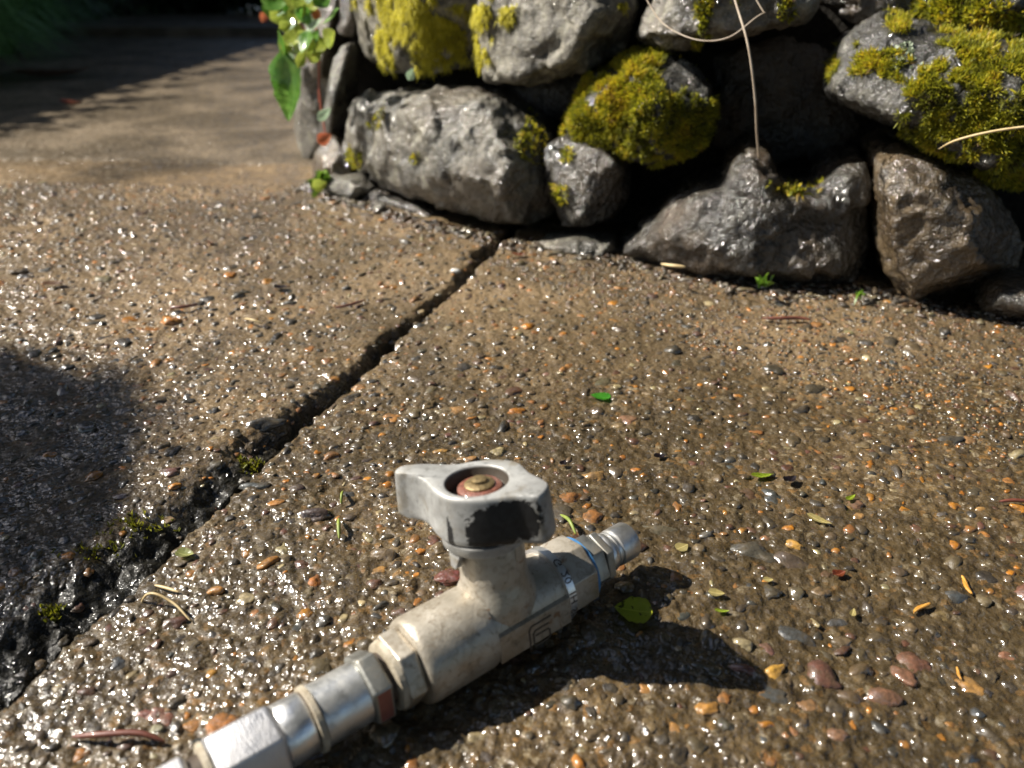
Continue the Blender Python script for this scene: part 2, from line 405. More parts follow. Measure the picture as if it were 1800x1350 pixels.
for (px, py, hl, asp, ang, colr) in KEY:
    g = G(px, py); d = projn(g)[2]; r = hl/FPX*d
    sites.append((g.x, g.y, r, asp if asp > .5 else min(1, asp*1.5), R(ang*1.3), colr)); grid.setdefault((int(g.x//.01), int(g.y//.01)), []).append((g.x, g.y, r))
def rndcol(n):
    c = pc[rng.choice(len(pc), n, p=pw)]
    return c*(.8+.45*rng.random((n, 1)))*(1+.12*(rng.random((n, 3))-.5))
for (ymin, ymax, n, r0, r1, power) in ((.12, 1.35, 1000, .0034, .0075, 2.6), (.12, 1.2, 7200, .0014, .0040, 1.35)):
    st = pebble_sites(0, 0, ymin, ymax, n, r0, r1, power, grid)
    cc = rndcol(len(st))
    for (x, y, r), c in zip(st, cc):
        sites.append((x, y, r, .5+.5*random.random(), random.random()*math.pi, tuple(c)))
SX = np.array([s[0] for s in sites]); SY = np.array([s[1] for s in sites]); SR = np.array([s[2] for s in sites])
zz = ground_z(SX, SY); _, SD, SJ, _, _ = joints(SX, SY)
u, v, dep = projn(np.stack([SX, SY, zz], -1))
size = SR/dep; inview = (u > -10) & (u < 1810) & (v < 1360) & (v > 250)
side = np.where(SD < 0, 0, np.where(SJ > 0, 2, 1))
single = np.zeros(len(sites), bool)
for k in (0, 1):
    idx = np.where(inview & (side == k))[0]; order = idx[np.argsort(-size[idx])]
    single[order[:298]] = True
V2, F2 = ico(3); V1, F1 = ico(2); V0, F0 = ico(1)
variants = [np_mesh('pebble', pebble_shape(V2, 50+i, .40), F2) for i in range(24)]
for m_ in variants: m_.materials.append(m_peb_obj)
def place(i):
    x, y, r, asp, ang, c = sites[i]
    flat = .42+.25*((i*37) % 17)/17
    cz = r*asp**.5*flat
    return x, y, zz[i]-cz*(.70-.34*((i*13) % 11)/11), r, r*asp, cz, ang, c
for i in np.where(single)[0]:
    x, y, z, a, b, c_, ang, colr = place(i)
    o = bpy.data.objects.new('pebble', variants[i % 24]); COL.objects.link(o)
    o.location = (x, y, z); o.scale = (a, b, c_); o.rotation_euler = (random.uniform(-.15, .15), random.uniform(-.15, .15), ang)
    o.color = (*colr, 1); o.parent = slab_near if side[i] == 0 else slab_left
def mass(name, parent, items, base, nvar=40, amp=.38):
    Vb, Fb = base; shapes = [pebble_shape(Vb, 200+i, amp) for i in range(nvar)]
    VV, FF, CC = [], [], []; off = 0; n = len(Vb)
    x, y, z, a, b, c_, ang = (np.array([t[k] for t in items]) for k in range(7)); col = np.array([t[7] for t in items])
    ch = rng.integers(0, nvar, len(items)); S = np.array(shapes)[ch]
    P = S*np.stack([a, b, c_], -1)[:, None, :]
    tl = rng.normal(0, .2, len(items)); P[:, :, 2] += P[:, :, 0]*tl[:, None]*.6
    ca, sa = np.cos(ang)[:, None], np.sin(ang)[:, None]
    Q = np.stack([P[:, :, 0]*ca-P[:, :, 1]*sa+x[:, None], P[:, :, 0]*sa+P[:, :, 1]*ca+y[:, None], P[:, :, 2]+z[:, None]], -1)
    Fa = (Fb[None]+(np.arange(len(items))*n)[:, None, None]).reshape(-1, 3)
    o = link(name, np_mesh(name, Q.reshape(-1, 3), Fa, True, np.repeat(col, n, 0)), m_peb_att, parent)
    o['kind'] = 'stuff'; return o
for k, par in ((0, slab_near), (1, slab_left), (2, slab_far)):
    it = [place(i) for i in np.where((~single) & (side == k))[0]]
    if it: mass('pebble_mass', par, it, (V1, F1))
# coarse sand: thousands of small grains
def grains(n, ymin, ymax, r0, r1, base):
    tt = rng.random(n); y = np.sqrt(ymin**2+(ymax**2-ymin**2)*tt); x = (rng.random(n)*2-1)*(.72*y+.04)
    s, d, dj, w, e = joints(x, y)
    ok = (wall_back(x, y) < .01) & (np.abs(dj) > .003) & (x > -.42-(y-1.1)*.9) & ((y < 1.05) | (x < -.26-(y-.95)*.285)); x, y, d, dj, w = x[ok], y[ok], d[ok], dj[ok], w[ok]
    z = ground_z(x, y); r = r0+(r1-r0)*rng.random(len(x))**1.6
    col = rndcol(len(x))*1.05
    for k, par in ((0, slab_near), (1, slab_left), (2, slab_far)):
        m_ = ((d < 0), (d >= 0) & (dj < 0), (dj > .003))[k]
        if not m_.any(): continue
        it = [(a, b, c-q*.2, q, q*p, q*.65, t, tuple(cc)) for a, b, c, q, p, t, cc in zip(x[m_], y[m_], z[m_], r[m_], .6+.4*rng.random(m_.sum()), rng.random(m_.sum())*3.14, col[m_])]
        mass('sand_grains', par, it, base, 24, .3)
grains(26000, .12, .66, .0007, .0019, (V0, F0))
grains(12000, .6, 1.15, .0012, .0026, (V0, F0))
grains(16000, 1.0, 2.3, .0018, .0042, (V0, F0))

# ------------------------------------------------------------------ the dry stone wall
wall = empty('stone_wall', (.2, .66, 0))
tag(wall, 'low dry stone wall of dark mossy boulders behind the slabs', 'stone wall')
def on_wall(px, py, off=0.):
    """where the view ray meets the leaning face of the wall, pushed back by off"""
    u = (px-900)/FPX; v = (py-675)/FPX
    k = u/(cp-v*sp)
    lo = None
    Y = .7
    for _ in range(40):
        X = k*Y
        if X >= PLX[0]: yy = float(np.interp(X, PLX, PLY))
        else: yy = PLY[0]+(PLX[0]-X)*3.2
        d = Y/(cp-v*sp); Z = H-d*(sp+v*cp)
        Y = .5*Y+.5*(yy+off+max(Z, 0)*.22)
    d = Y/(cp-v*sp)
    return Vector((k*Y, Y, H-d*(sp+v*cp)))
backv = Vector((.25, 1, 0)).normalized()
STONES = []
def stone(outline, front, mat, off=0., thick=.10, rec=.02, voxel=.0032, rough=1.25, seed=1, extra=(), smooth=1, label=None, shrink=.85, cuts=9):
    """a boulder: its rim, the corners of its front face, its back; several lumps melt together"""
    bm = bmesh.new()
    for (ol, fr) in [(outline, front)]+list(extra):
        b2 = bmesh.new(); pts = [on_wall(px, py, off+rec) for px, py in ol]
        cen = sum(pts, Vector())/len(pts)
        for q in pts:
            b2.verts.new(q); b2.verts.new(cen+(q-cen)*shrink+backv*thick)
        for t in fr:
            b2.verts.new(on_wall(t[0], t[1], off+t[2]))
        r = bmesh.ops.convex_hull(b2, input=b2.verts[:])
        bmesh.ops.delete(b2, geom=[g for g in set(r['geom_interior']+r['geom_unused']) if isinstance(g, bmesh.types.BMVert)], context='VERTS')
        gg = np.random.default_rng(seed*7+len(ol)); cc_ = sum((v.co for v in b2.verts), Vector())/len(b2.verts)
        for k in range(cuts):
            nv = Vector((gg.normal(0, .75), -1.0, gg.normal(.15, .75))).normalized()
            hmax = max((v.co-cc_).dot(nv) for v in b2.verts); hh = hmax*gg.uniform(.80, .93)
            r2 = bmesh.ops.bisect_plane(b2, geom=b2.verts[:]+b2.edges[:]+b2.faces[:], plane_co=cc_+nv*hh, plane_no=nv, clear_outer=True)
            ce = [e for e in r2['geom_cut'] if isinstance(e, bmesh.types.BMEdge)]
            if ce: bmesh.ops.contextual_create(b2, geom=ce)
        bmesh.ops.triangulate(b2, faces=b2.faces[:])
        me_ = bpy.data.meshes.new('t'); b2.to_mesh(me_); b2.free(); bm.from_mesh(me_); bpy.data.meshes.remove(me_)
    me = bpy.data.meshes.new('stone'); bm.to_mesh(me); bm.free()
    o = bpy.data.objects.new('stone', me); COL.objects.link(o)
    md = o.modifiers.new('r', 'REMESH'); md.mode = 'VOXEL'; md.voxel_size = voxel
    ms = o.modifiers.new('s', 'SMOOTH'); ms.factor = .5; ms.iterations = smooth
    bpy.context.view_layer.update()
    dg = bpy.context.evaluated_depsgraph_get(); me2 = bpy.data.meshes.new_from_object(o.evaluated_get(dg))
    o.modifiers.clear(); o.data = me2; me2.name = 'stone'; bpy.data.meshes.remove(me)
    n = len(me2.vertices); P = np.empty(n*3, np.float32); me2.vertices.foreach_get('co', P); P = P.reshape(-1, 3)
    N = np.empty(n*3, np.float32); me2.vertex_normals.foreach_get('vector', N); N = N.reshape(-1, 3)
    def facet(P, cell, tilt, seed):
        g_ = np.random.default_rng(seed); lo_, hi_ = P.min(0)-cell, P.max(0)+cell
        K = max(6, int(np.prod(hi_-lo_)/cell**3)); K = min(K, 500); S_ = lo_+(hi_-lo_)*g_.random((K, 3)); D_ = g_.normal(0, 1, (K, 3)); D_ /= np.linalg.norm(D_, axis=1)[:, None]
        off_ = g_.normal(0, .12, K)*cell*tilt; Pw = P+cell*.18*np.stack([vnoise(P, 1.4/cell, seed+k) for k in range(3)], -1)
        out = np.empty(len(P))
        for a_ in range(0, len(P), 4000):
            q_ = Pw[a_:a_+4000]; dd_ = ((q_[:, None]-S_[None])**2).sum(-1); k_ = dd_.argmin(1)
            out[a_:a_+4000] = tilt*((q_-S_[k_])*D_[k_]).sum(1)+off_[k_]
        return out
    dsp = facet(P, .06, .07, seed)+facet(P, .024, .07, seed+1)+.0008*vnoise(P, 14, seed+6)-.0026*np.clip(vnoise(P, 45, seed+7)-.15, 0, 1)-.0022*np.clip(vnoise(P, 95, seed+3)-.2, 0, 1)+.0008*vnoise(P, 60, seed+2)+.0011*vnoise(P, 120, seed+8)+.0007*vnoise(P, 260, seed+9)
    P = P+N*(dsp*rough)[:, None]
    me2.vertices.foreach_set('co', P.astype(np.float32).ravel()); me2.update()
    for p in me2.polygons: p.use_smooth = True
    me2.materials.clear(); me2.materials.append(mat)
    o.parent = wall; o.matrix_parent_inverse = Matrix.Translation(-wall.location)
    if label: o['label'] = label
    STONES.append(o); return o

s_top = stone([(622, 0), (620, 60), (632, 100), (665, 120), (760, 118), (840, 135), (870, 60), (860, -60), (800, -150), (640, -130)],
              [(640, 20, -.01), (690, 60, -.025), (800, 70, -.03), (720, 105, -.01), (830, 110, -.015), (760, -60, -.02)], m_rock_pale, .02, .12, .02, seed=10,
              label='pale grey boulder with yellow moss at the upper left',
              extra=[([(838, 0), (836, 100), (850, 145), (905, 155), (945, 143), (985, 128), (1045, 122), (1088, 92), (1108, 60), (1118, 0), (1100, -120), (860, -120)],
                      [(860, 60, -.035), (960, 40, -.05), (1050, 30, -.05), (900, 125, -.035), (1020, 95, -.045), (1085, 40, -.03), (960, -80, -.03)])])
s_mid = stone([(608, 205), (617, 172), (690, 156), (790, 178), (868, 158), (905, 180), (955, 220), (985, 260), (1000, 320), (1010, 388), (930, 400), (850, 393), (770, 360), (690, 328), (628, 304), (600, 270)],
              [(640, 190, -.01), (730, 200, -.03), (860, 190, -.035), (877, 290, -.05), (872, 385, -.035), (700, 290, -.025), (790, 345, -.03)], m_rock_grey, .005, .12, .03, seed=30,
              label='large grey boulder whose lit and shaded faces meet at an edge')
s_mid2 = stone([(950, 258), (1000, 238), (1070, 245), (1102, 290), (1096, 365), (1064, 402), (985, 402), (955, 340)],
               [(1000, 280, -.02), (1050, 300, -.025), (1030, 380, -.01)], m_rock_dark, .0, .08, .02, seed=40, label='small brown boulder under the mossy one')
s_moss = stone([(985, 215), (1030, 140), (1095, 88), (1160, 90), (1215, 125), (1255, 175), (1262, 235), (1225, 275), (1150, 288), (1075, 280), (1030, 258), (988, 245)],
               [(1040, 190, -.035), (1100, 130, -.03), (1190, 160, -.04), (1200, 240, -.035), (1090, 250, -.04)], m_rock_lich, .01, .10, .02, seed=50, label='rounded boulder covered in yellow green moss')
s_t2 = stone([(1112, 65), (1145, 15), (1190, -50), (1380, -90), (1450, -20), (1425, 35), (1380, 55), (1300, 72), (1215, 72), (1178, 88), (1140, 80)],
             [(1150, 55, -.03), (1210, 10, -.05), (1400, 0, -.03), (1300, 40, -.035), (1300, -60, -.04)], m_rock_grey, .01, .10, .02, seed=60, label='flat grey stone crossed by thin dry stems')
s_low = stone([(1084, 455), (1092, 420), (1130, 385), (1180, 350), (1225, 326), (1290, 322), (1400, 370), (1440, 372), (1525, 335), (1533, 400), (1533, 492), (1480, 500), (1400, 505), (1250, 504), (1190, 500), (1130, 482)],
              [(1105, 440, -.01), (1230, 360, -.035), (1290, 420, -.05), (1420, 400, -.05), (1500, 440, -.035), (1250, 470, -.035), (1440, 470, -.03)], m_rock_dark, .01, .11, .025, voxel=.003, seed=70,
              label='long dark wet boulder lying at the foot of the wall',
              extra=[([(1262, 340), (1282, 290), (1315, 262), (1352, 268), (1368, 305), (1400, 390), (1240, 400)], [(1305, 300, -.025), (1345, 310, -.025), (1350, 370, -.04), (1290, 380, -.045)]),
                     ([(1435, 325), (1475, 294), (1522, 288), (1532, 360), (1530, 420), (1430, 400)], [(1480, 320, -.01), (1515, 340, -.015), (1480, 375, -.03)])])
s_right = stone([(1526, 300), (1540, 262), (1575, 252), (1612, 264), (1650, 288), (1700, 300), (1765, 350), (1800, 420), (1795, 480), (1745, 530), (1660, 547), (1590, 532), (1548, 480), (1535, 390)],
                [(1545, 290, -.02), (1600, 290, -.035), (1692, 325, -.07), (1672, 440, -.085), (1650, 520, -.06), (1580, 450, -.05), (1565, 360, -.04)], m_rock_brown, -.01, .12, .04, voxel=.003, seed=80,
                label='brown wet boulder with one sharp vertical edge')
s_rm = stone([(1452, 160), (1478, 112), (1492, 60), (1550, 26), (1640, 45), (1730, 80), (1850, 70), (1900, 200), (1880, 360), (1800, 352), (1735, 312), (1650, 268), (1560, 212), (1490, 182)],
             [(1480, 150, -.03), (1560, 80, -.06), (1600, 160, -.085), (1720, 200, -.10), (1800, 300, -.09), (1800, 150, -.08)], m_rock_lich, -.01, .13, .03, voxel=.0032, seed=90,
             label='big dark boulder with moss and pale lichen at the right')
# small pieces filling the foot of the wall
stone([(925, 440), (945, 424), (1010, 418), (1080, 430), (1087, 452), (1060, 462), (990, 455)], [(1000, 440, -.015), (1050, 440, -.012)], m_rock_grey, .0, .04, .006, voxel=.0025, rough=.6, seed=100, label='small grey rubble piece at the foot of the wall')
stone([(552, 330), (570, 308), (615, 318), (645, 345), (620, 352), (575, 345)], [(590, 330, -.012), (620, 340, -.01)], m_rock_grey, .0, .05, .006, voxel=.003, rough=.6, seed=101)
stone([(610, 352), (650, 335), (720, 360), (770, 385), (770, 398), (700, 380)], [(690, 365, -.006)], m_rock_dark, .02, .05, .006, voxel=.003, rough=.6, seed=102)
stone([(1722, 548), (1750, 512), (1800, 490), (1880, 500), (1880, 570), (1790, 566)], [(1770, 525, -.03), (1830, 530, -.04)], m_rock_dark, -.01, .06, .01, voxel=.0025, rough=.7, seed=103, label='glossy wet stone in the lower right corner of the wall')
# the upper stones that stand in shade
stone([(1440, 0), (1500, 40), (1560, 22), (1620, 30), (1640, -60), (1450, -80)], [(1540, -10, -.01)], m_rock_dark, .05, .09, .01, seed=104)
stone([(1630, 30), (1700, 62), (1800, 62), (1900, 60), (1900, -80), (1640, -80)], [(1740, 10, -.01), (1820, 10, -.01)], m_rock_lich, .03, .10, .01, seed=105)
stone([(1225, 100), (1300, 90), (1430, 50), (1470, 90), (1450, 180), (1540, 240), (1480, 290), (1380, 300), (1250, 290)], [(1350, 180, .0)], m_rock_dark, .13, .08, .01, voxel=.005, seed=106)
stone([(880, 160), (1000, 130), (1060, 120), (1000, 220), (930, 200)], [(960, 160, 0)], m_rock_dark, .09, .06, .01, voxel=.005, seed=107)
# upright slabs at the corner beside the path
stone([(556, 150), (573, 60), (592, 0), (560, -80), (520, -60), (540, 60), (545, 140)], [(560, 40, -.02)], m_rock_grey, .04, .08, .01, rough=.5, seed=110)
stone([(512, 300), (516, 200), (530, 110), (552, 110), (560, 180), (545, 250), (535, 318)], [(530, 200, -.02)], m_rock_grey, .02, .10, .01, rough=.5, seed=111, label='thin upright slab at the corner beside the path')
stone([(556, 245), (572, 170), (590, 80), (602, 70), (604, 100), (592, 180), (575, 245)], [(585, 160, -.015)], m_rock_grey, .02, .06, .008, rough=.4, voxel=.003, seed=112)
stone([(545, 330), (550, 270), (575, 235), (605, 270), (612, 320), (580, 325)], [(575, 290, -.01)], m_rock_brown, .015, .06, .01, rough=.6, seed=113)
stone([(590, 60), (600, 0), (600, -60), (640, -60), (630, 40), (612, 70)], [(615, 10, 0)], m_rock_dark, .05, .07, .01, rough=.5, seed=114)
# stones of the wall's other side, running back along the path
for i in range(7):
    yy = 1.12+i*.42; xx = -.33-(yy-.95)*.285
    b = bmesh.new(); bmesh.ops.create_icosphere(b, subdivisions=4, radius=1)
    P = np.array([v.co[:] for v in b.verts]); D = np.clip(P*1.35, -.85, .85)*(1+.18*vnoise(P, 1.5, 300+i)+.07*vnoise(P, 5, 310+i))[:, None]
    for v, q in zip(b.verts, D): v.co = (q[0]*.15, q[1]*.21, q[2]*.12)
    o = link('stone', bm_mesh('stone', b), m_rock_grey if i % 2 else m_rock_lich, wall)
    o.matrix_parent_inverse = Matrix.Translation(-wall.location); o.location = (xx+.27, yy+.25, .10+.02*(i % 2)); o.rotation_euler = (0, .1*(i % 3), .25)
    STONES.append(o)
# dark earth packed behind the boulders
bm = bmesh.new()
ring = [(-.20, 1.02), (.0, .84), (.15, .77), (.32, .71), (.5, .66), (.9, .52), (1.7, .2), (1.9, 1.5), (1.0, 3.5), (-.75, 4.0), (-.62, 2.6), (-.33, 1.4)]
lo = [bm.verts.new((x, y, -.03)) for x, y in ring]; hi = [bm.verts.new((x+.02, y+.05, .30)) for x, y in ring]
for i in range(len(ring)):
    j = (i+1) % len(ring); bm.faces.new((lo[i], lo[j], hi[j], hi[i]))
bm.faces.new(hi); bmesh.ops.recalc_face_normals(bm, faces=bm.faces[:])
o = link('earth_fill', bm_mesh('earth_fill', bm, False), m_soil, wall); o.matrix_parent_inverse = Matrix.Translation(-wall.location)

# ------------------------------------------------------------------ moss on the stones
def blades(P, N, n_bl, ln, wd, spread, droop=0., fac=None):
    """tufts of narrow curved blades"""
    n = len(P)*n_bl; P = np.repeat(P, n_bl, 0); N = np.repeat(N, n_bl, 0)
    D = N+spread*rng.normal(0, 1, (n, 3)); D[:, 2] += .25; D /= np.linalg.norm(D, axis=1)[:, None]
    L = ln*(.5+rng.random(n)); S = np.cross(D, rng.normal(0, 1, (n, 3))); S /= np.linalg.norm(S, axis=1)[:, None]+1e-9
    w = wd*(.6+.8*rng.random(n)); B = P+rng.normal(0, ln*.18, (n, 3))
    mid = B+D*(L*.55)[:, None]; tip = B+D*L[:, None]; tip[:, 2] -= droop*L
    V = np.stack([B-S*(w*.5)[:, None], B+S*(w*.5)[:, None], mid+S*(w*.6)[:, None], mid-S*(w*.6)[:, None], tip], 1).reshape(-1, 3)
    i = (np.arange(n)*5)[:, None]
    F = np.concatenate([i+np.array([[0, 1, 2]]), i+np.array([[0, 2, 3]]), i+np.array([[3, 2, 4]])], 0)
    f = (rng.random(n) if fac is None else np.clip(np.repeat(fac, n_bl)+rng.normal(0, .18, n), 0, 1))
    c = np.repeat(f, 5)[:, None]*np.ones(3)
    return V, F, c
def moss_on(o, blobs, n, mat, ln=.004, wd=.0009, nb=4, thr=.35, name='moss', spread=.55, droop=0., jitter=.6):
    me = o.data; Mw = np.array(Matrix.Translation(o.location) if o.location.length else Matrix.Identity(4))
    V = np.array([v.co[:] for v in me.vertices]); Nn = np.array([v.normal[:] for v in me.vertices])
    T = np.array([p.vertices[0] for p in me.polygons])
    quad = np.array([list(p.vertices)[:4] if len(p.vertices) >= 4 else list(p.vertices)+[p.vertices[-1]] for p in me.polygons])
    pick = rng.integers(0, len(quad), n*14); a, b = rng.random((2, len(pick)))
    q = quad[pick]; P = (V[q[:, 0]]*((1-a)*(1-b))[:, None]+V[q[:, 1]]*(a*(1-b))[:, None]+V[q[:, 2]]*(a*b)[:, None]+V[q[:, 3]]*((1-a)*b)[:, None])
    N = Nn[q[:, 0]]
    x, y, d = projn(P); C = np.array([0, 0, H])-P; front = (C*N).sum(1) > 0
    m = np.full(len(P), -9.)
    for (bx, by, rx, ry) in blobs: m = np.maximum(m, 1-np.sqrt(((x-bx)/rx)**2+((y-by)/ry)**2))
    m = m+jitter*(.7*vnoise(P, 45, 401)+.8*vnoise(P, 120, 402)+.3*vnoise(P, 300, 403))
    ok = np.where(front & (m > thr*.5))[0][:n]
    P, N = P[ok], N[ok]; fac = .5+.35*vnoise(P, 70, 410)+.25*vnoise(P, 200, 411)
    clump = .0016*(.5+.5*vnoise(P, 150, 412))
    P2 = P+N*(clump*rng.random(len(P)))[:, None]
    Vv, Ff, cc = blades(P2, N, nb, ln, wd, spread, droop, fac)
    k = link(name, np_mesh(name, Vv, Ff, False, cc), mat, o); k['kind'] = 'stuff'; k.matrix_parent_inverse = o.matrix_parent_inverse
    k.matrix_parent_inverse = Matrix.Identity(4)
    return k
moss_on(s_top, [(690, 50, 50, 80), (760, 40, 60, 100), (730, 20, 90, 60), (800, 75, 30, 60), (850, 60, 25, 60), (1090, 15, 14, 10), (890, 20, 14, 20)], 6500, m_moss_y, ln=.0042, wd=.0006, thr=.95, droop=.9, jitter=1.0, spread=.9)
moss_on(s_mid, [(668, 212, 18, 22), (620, 282, 22, 20), (930, 250, 30, 50), (960, 280, 25, 30), (730, 280, 10, 12), (985, 345, 14, 16)], 1100, m_moss_g, ln=.0032, thr=.4)
moss_on(s_mid2, [(985, 345, 16, 20), (1000, 270, 14, 14)], 300, m_moss_g, ln=.0045)
moss_on(s_moss, [(1100, 190, 90, 90), (1040, 215, 60, 60), (1170, 220, 90, 70), (1110, 120, 60, 40), (1230, 200, 30, 60)], 13000, m_moss_g, ln=.0040, wd=.0006, thr=.35, jitter=1.0, spread=.9)
moss_on(s_t2, [(1240, 28, 24, 36), (1378, 10, 16, 25), (1225, 75, 10, 14), (1300, 5, 16, 10)], 1000, m_moss_g, ln=.0034)
moss_on(s_rm, [(1575, 40, 20, 16), (1505, 105, 20, 16), (1540, 120, 50, 30), (1640, 150, 60, 40), (1680, 220, 80, 60), (1760, 200, 90, 110), (1780, 300, 60, 60), (1710, 80, 60, 30), (1475, 122, 10, 16), (1800, 120, 60, 60)], 13000, m_moss_g, ln=.0042, wd=.0006, thr=.6, jitter=1.0, spread=.9)
moss_on(s_rm, [(1592, 105, 26, 26), (1620, 125, 14, 14)], 900, m_lichen, ln=.0016, wd=.0018, thr=.5, name='lichen', spread=1.1)
moss_on(STONES[13], [(1660, 20, 60, 40), (1740, 20, 60, 30), (1780, 50, 40, 30)], 1500, m_moss_g, ln=.0045)
moss_on(s_low, [(1350, 330, 10, 12), (1440, 330, 14, 14), (1400, 330, 40, 12)], 500, m_moss_g, ln=.0035)
# moss in the joint between the slabs
def joint_moss():
    pts = []
    for (px, py, rr, n) in ((440, 812, 8, 60), (250, 935, 16, 45), (180, 975, 20, 30), (95, 1075, 7, 40), (1200-20, 0, 0, 0)):
        if not n: continue
        g = G(px, py, -.006); d = projn(g)[2]; q = rng.normal(0, rr/FPX*d, (n, 2)); q[:, 0] *= 1.3
        pts.append(np.stack([g.x+q[:, 0], g.y+q[:, 1]], -1))
    q = np.concatenate(pts); P = np.stack([q[:, 0], q[:, 1], ground_z(q[:, 0], q[:, 1])], -1); N = np.zeros_like(P); N[:, 2] = 1
    V, F, c = blades(P, N, 4, .0022, .0006, .7)
    o = link('moss', np_mesh('moss', V, F, False, c*.6), m_moss_g); tag(o, 'thin green moss growing along the joint between the slabs', 'moss', kind='stuff')
joint_moss()

# grit, crumbs of stone and rotted bits gathered along the foot of the wall
def foot_grit(n):
    x = rng.uniform(-.26, .62, n); y = np.interp(x, PLX, PLY)+rng.normal(.004, .012, n); r = .0009+.0034*rng.random(n)**2.5
    z = ground_z(x, y); cols = np.array([(.03, .026, .02), (.07, .058, .042), (.12, .10, .075), (.10, .05, .02), (.05, .025, .012), (.16, .13, .07)])[rng.integers(0, 6, n)]
    it = [(a, b, c+q*.3, q*(1.8 if k % 5 == 0 else 1), q*.6, q*.5, t, tuple(cc)) for k, (a, b, c, q, t, cc) in enumerate(zip(x, y, z, r, rng.random(n)*3.14, cols))]
    mass('rubble', wall, it, (V1, F1), 30, .5).matrix_parent_inverse = Matrix.Translation(-wall.location)
foot_grit(2600)
for (px, py, hw, hh, mt, sd) in ((1128, 474, 10, 5, m_rock_grey, 1), (1540, 515, 9, 6, m_rock_brown, 2), (1232, 508, 7, 4, m_rock_dark, 3), (905, 441, 9, 5, m_rock_grey, 4), (665, 366, 9, 5, m_rock_grey, 5), (1690, 548, 8, 5, m_rock_brown, 6)):
    stone([(px-hw, py+hh*.4), (px-hw*.6, py-hh*.8), (px+hw*.4, py-hh), (px+hw, py), (px+hw*.5, py+hh), (px-hw*.5, py+hh)], [(px, py, -.003)], mt, -.006, .012, .002, voxel=.0015, rough=.3, seed=400+sd, cuts=3)

# ------------------------------------------------------------------ the ball valve
A0 = G(722, 1165, .016); B0 = G(1097, 952, .016)
yaw = math.atan2(B0.y-A0.y, B0.x-A0.x); TILT = R(9)
valve = empty('ball_valve', (A0.x, A0.y, 0), (0, 0, yaw))
tag(valve, 'worn steel ball valve with wing handle and hose couplings lying on the wet slab', 'valve')
RX = Matrix.Translation((0, 0, .016))@Matrix.Rotation(-TILT, 4, 'X')   # local valve frame: x along the pipe, z up the stem
VW = Matrix.Translation((A0.x, A0.y, 0))@Matrix.Rotation(yaw, 4, 'Z')@RX
def vlocal(px, py, z):
    """point of the valve frame at height z above the pipe axis seen at px, py"""
    Mi = VW.inverted(); o_ = Mi@Vector((0, 0, H)); d_ = (Mi@ray(px, py, 1))-o_
    t = (z-o_.z)/d_.z; return o_+d_*t
def vpart(name, bm, mat, smooth=True, angle=35, parent=None, label=None, bevel=0.):
    if bevel:
        es = [e for e in bm.edges if len(e.link_faces) == 2 and e.calc_face_angle(0) > R(28)]
        bmesh.ops.bevel(bm, geom=es, offset=bevel, segments=3, affect='EDGES', profile=.6, clamp_overlap=True)
    bm.transform(RX); o = link(name, bm_mesh(name, bm, smooth, angle), mat, parent or valve)
    if label: o['label'] = label
    return o
def lathe(bm, prof, n=64, rot=0., ax='X', cen=(0, 0)):
    """revolve (x, r) pairs"""
    rings = []
    for (x, r) in prof:
        rg = []
        for k in range(n):
            a = rot+2*math.pi*k/n; c, s = r*math.cos(a), r*math.sin(a)
            rg.append(bm.verts.new((x, c, s) if ax == 'X' else (cen[0]+c, cen[1]+s, x)))
        rings.append(rg)
    for a, b in zip(rings, rings[1:]):
        for k in range(n): bm.faces.new((a[k], a[(k+1) % n], b[(k+1) % n], b[k]))
    bm.faces.new(rings[0]); bm.faces.new(rings[-1])
    bmesh.ops.recalc_face_normals(bm, faces=bm.faces[:])
    return bm
def sl_(*p, n=64, rot=0.): return lathe(bmesh.new(), p, n, rot)

def valve_paint():
    M = MT('cream_plated_valve_body', rough=.40, metal=.45); co = M.coord()
    a = M.noise(co, 70, 5, .6); b = M.noise(co, 420, 4, .6)
    c = M.ramp(a, [(.3, (.2970, .2599, .2005)), (.6, (.4158, .3787, .3193))])
    sep = M.n('ShaderNodeSeparateXYZ'); M.l(co, sep.inputs[0])
    z = M.math('ADD', sep.outputs['Z'], M.math('MULTIPLY', M.math('SUBTRACT', a, .5), .02))
    st = M.ramp(z, [(.002, .9), (.02, .0)])          # rusty tide mark where it lies in the wet
    c = M.mix(st, c, (.2228, .1262, .0409))
    c = M.mix(M.ramp(M.noise(co, 210, 5, .7, 1.2), [(.50, 0), (.64, .45)]), c, (.16, .12, .07))
    c = M.mix(M.ramp(b, [(.58, 0), (.70, .7)]), c, (.1485, .1188, .0817))
    c = M.mix(M.ramp(M.noise(co, 120, 3, .5, 1.), [(.66, 0), (.70, .8)]), c, (.2079, .1114, .0520))
    M.set(color=c, rough=M.ramp(a, [(.3, .33), (.7, .55)]), normal=M.bump(M.noise(co, 900, 3), .4, .0002, M.bump(b, .4, .0005))); return M.m
m_cream = valve_paint()
def steel(name, c=(.4125, .4125, .4050), rough=.25, grime=.5, brushed=False):
    M = MT(name, rough=rough, metal=.95); co = M.coord()
    a = M.noise(co, 130, 5, .65)
    M.set(color=M.mix(M.ramp(a, [(.5, 0), (.72, grime)]), c, (.1800, .1425, .0975)))
    M.set(rough=M.ramp(a, [(.35, rough), (.75, rough+.3)]))
    if brushed:
        mp = M.n('ShaderNodeMapping'); mp.inputs['Scale'].default_value = (6, 1, 1); M.l(co, mp.inputs[0])
        M.set(normal=M.bump(M.noise(mp.outputs[0], 300, 3), .5, .0004))
    else: M.set(normal=M.bump(M.noise(co, 500, 3), .3, .0003))
    return M.m
m_steel = steel('plated_steel', (.62, .62, .60), .34, .4); m_bright = steel('bright_chromed_steel', (.70, .70, .69), .28, .2)
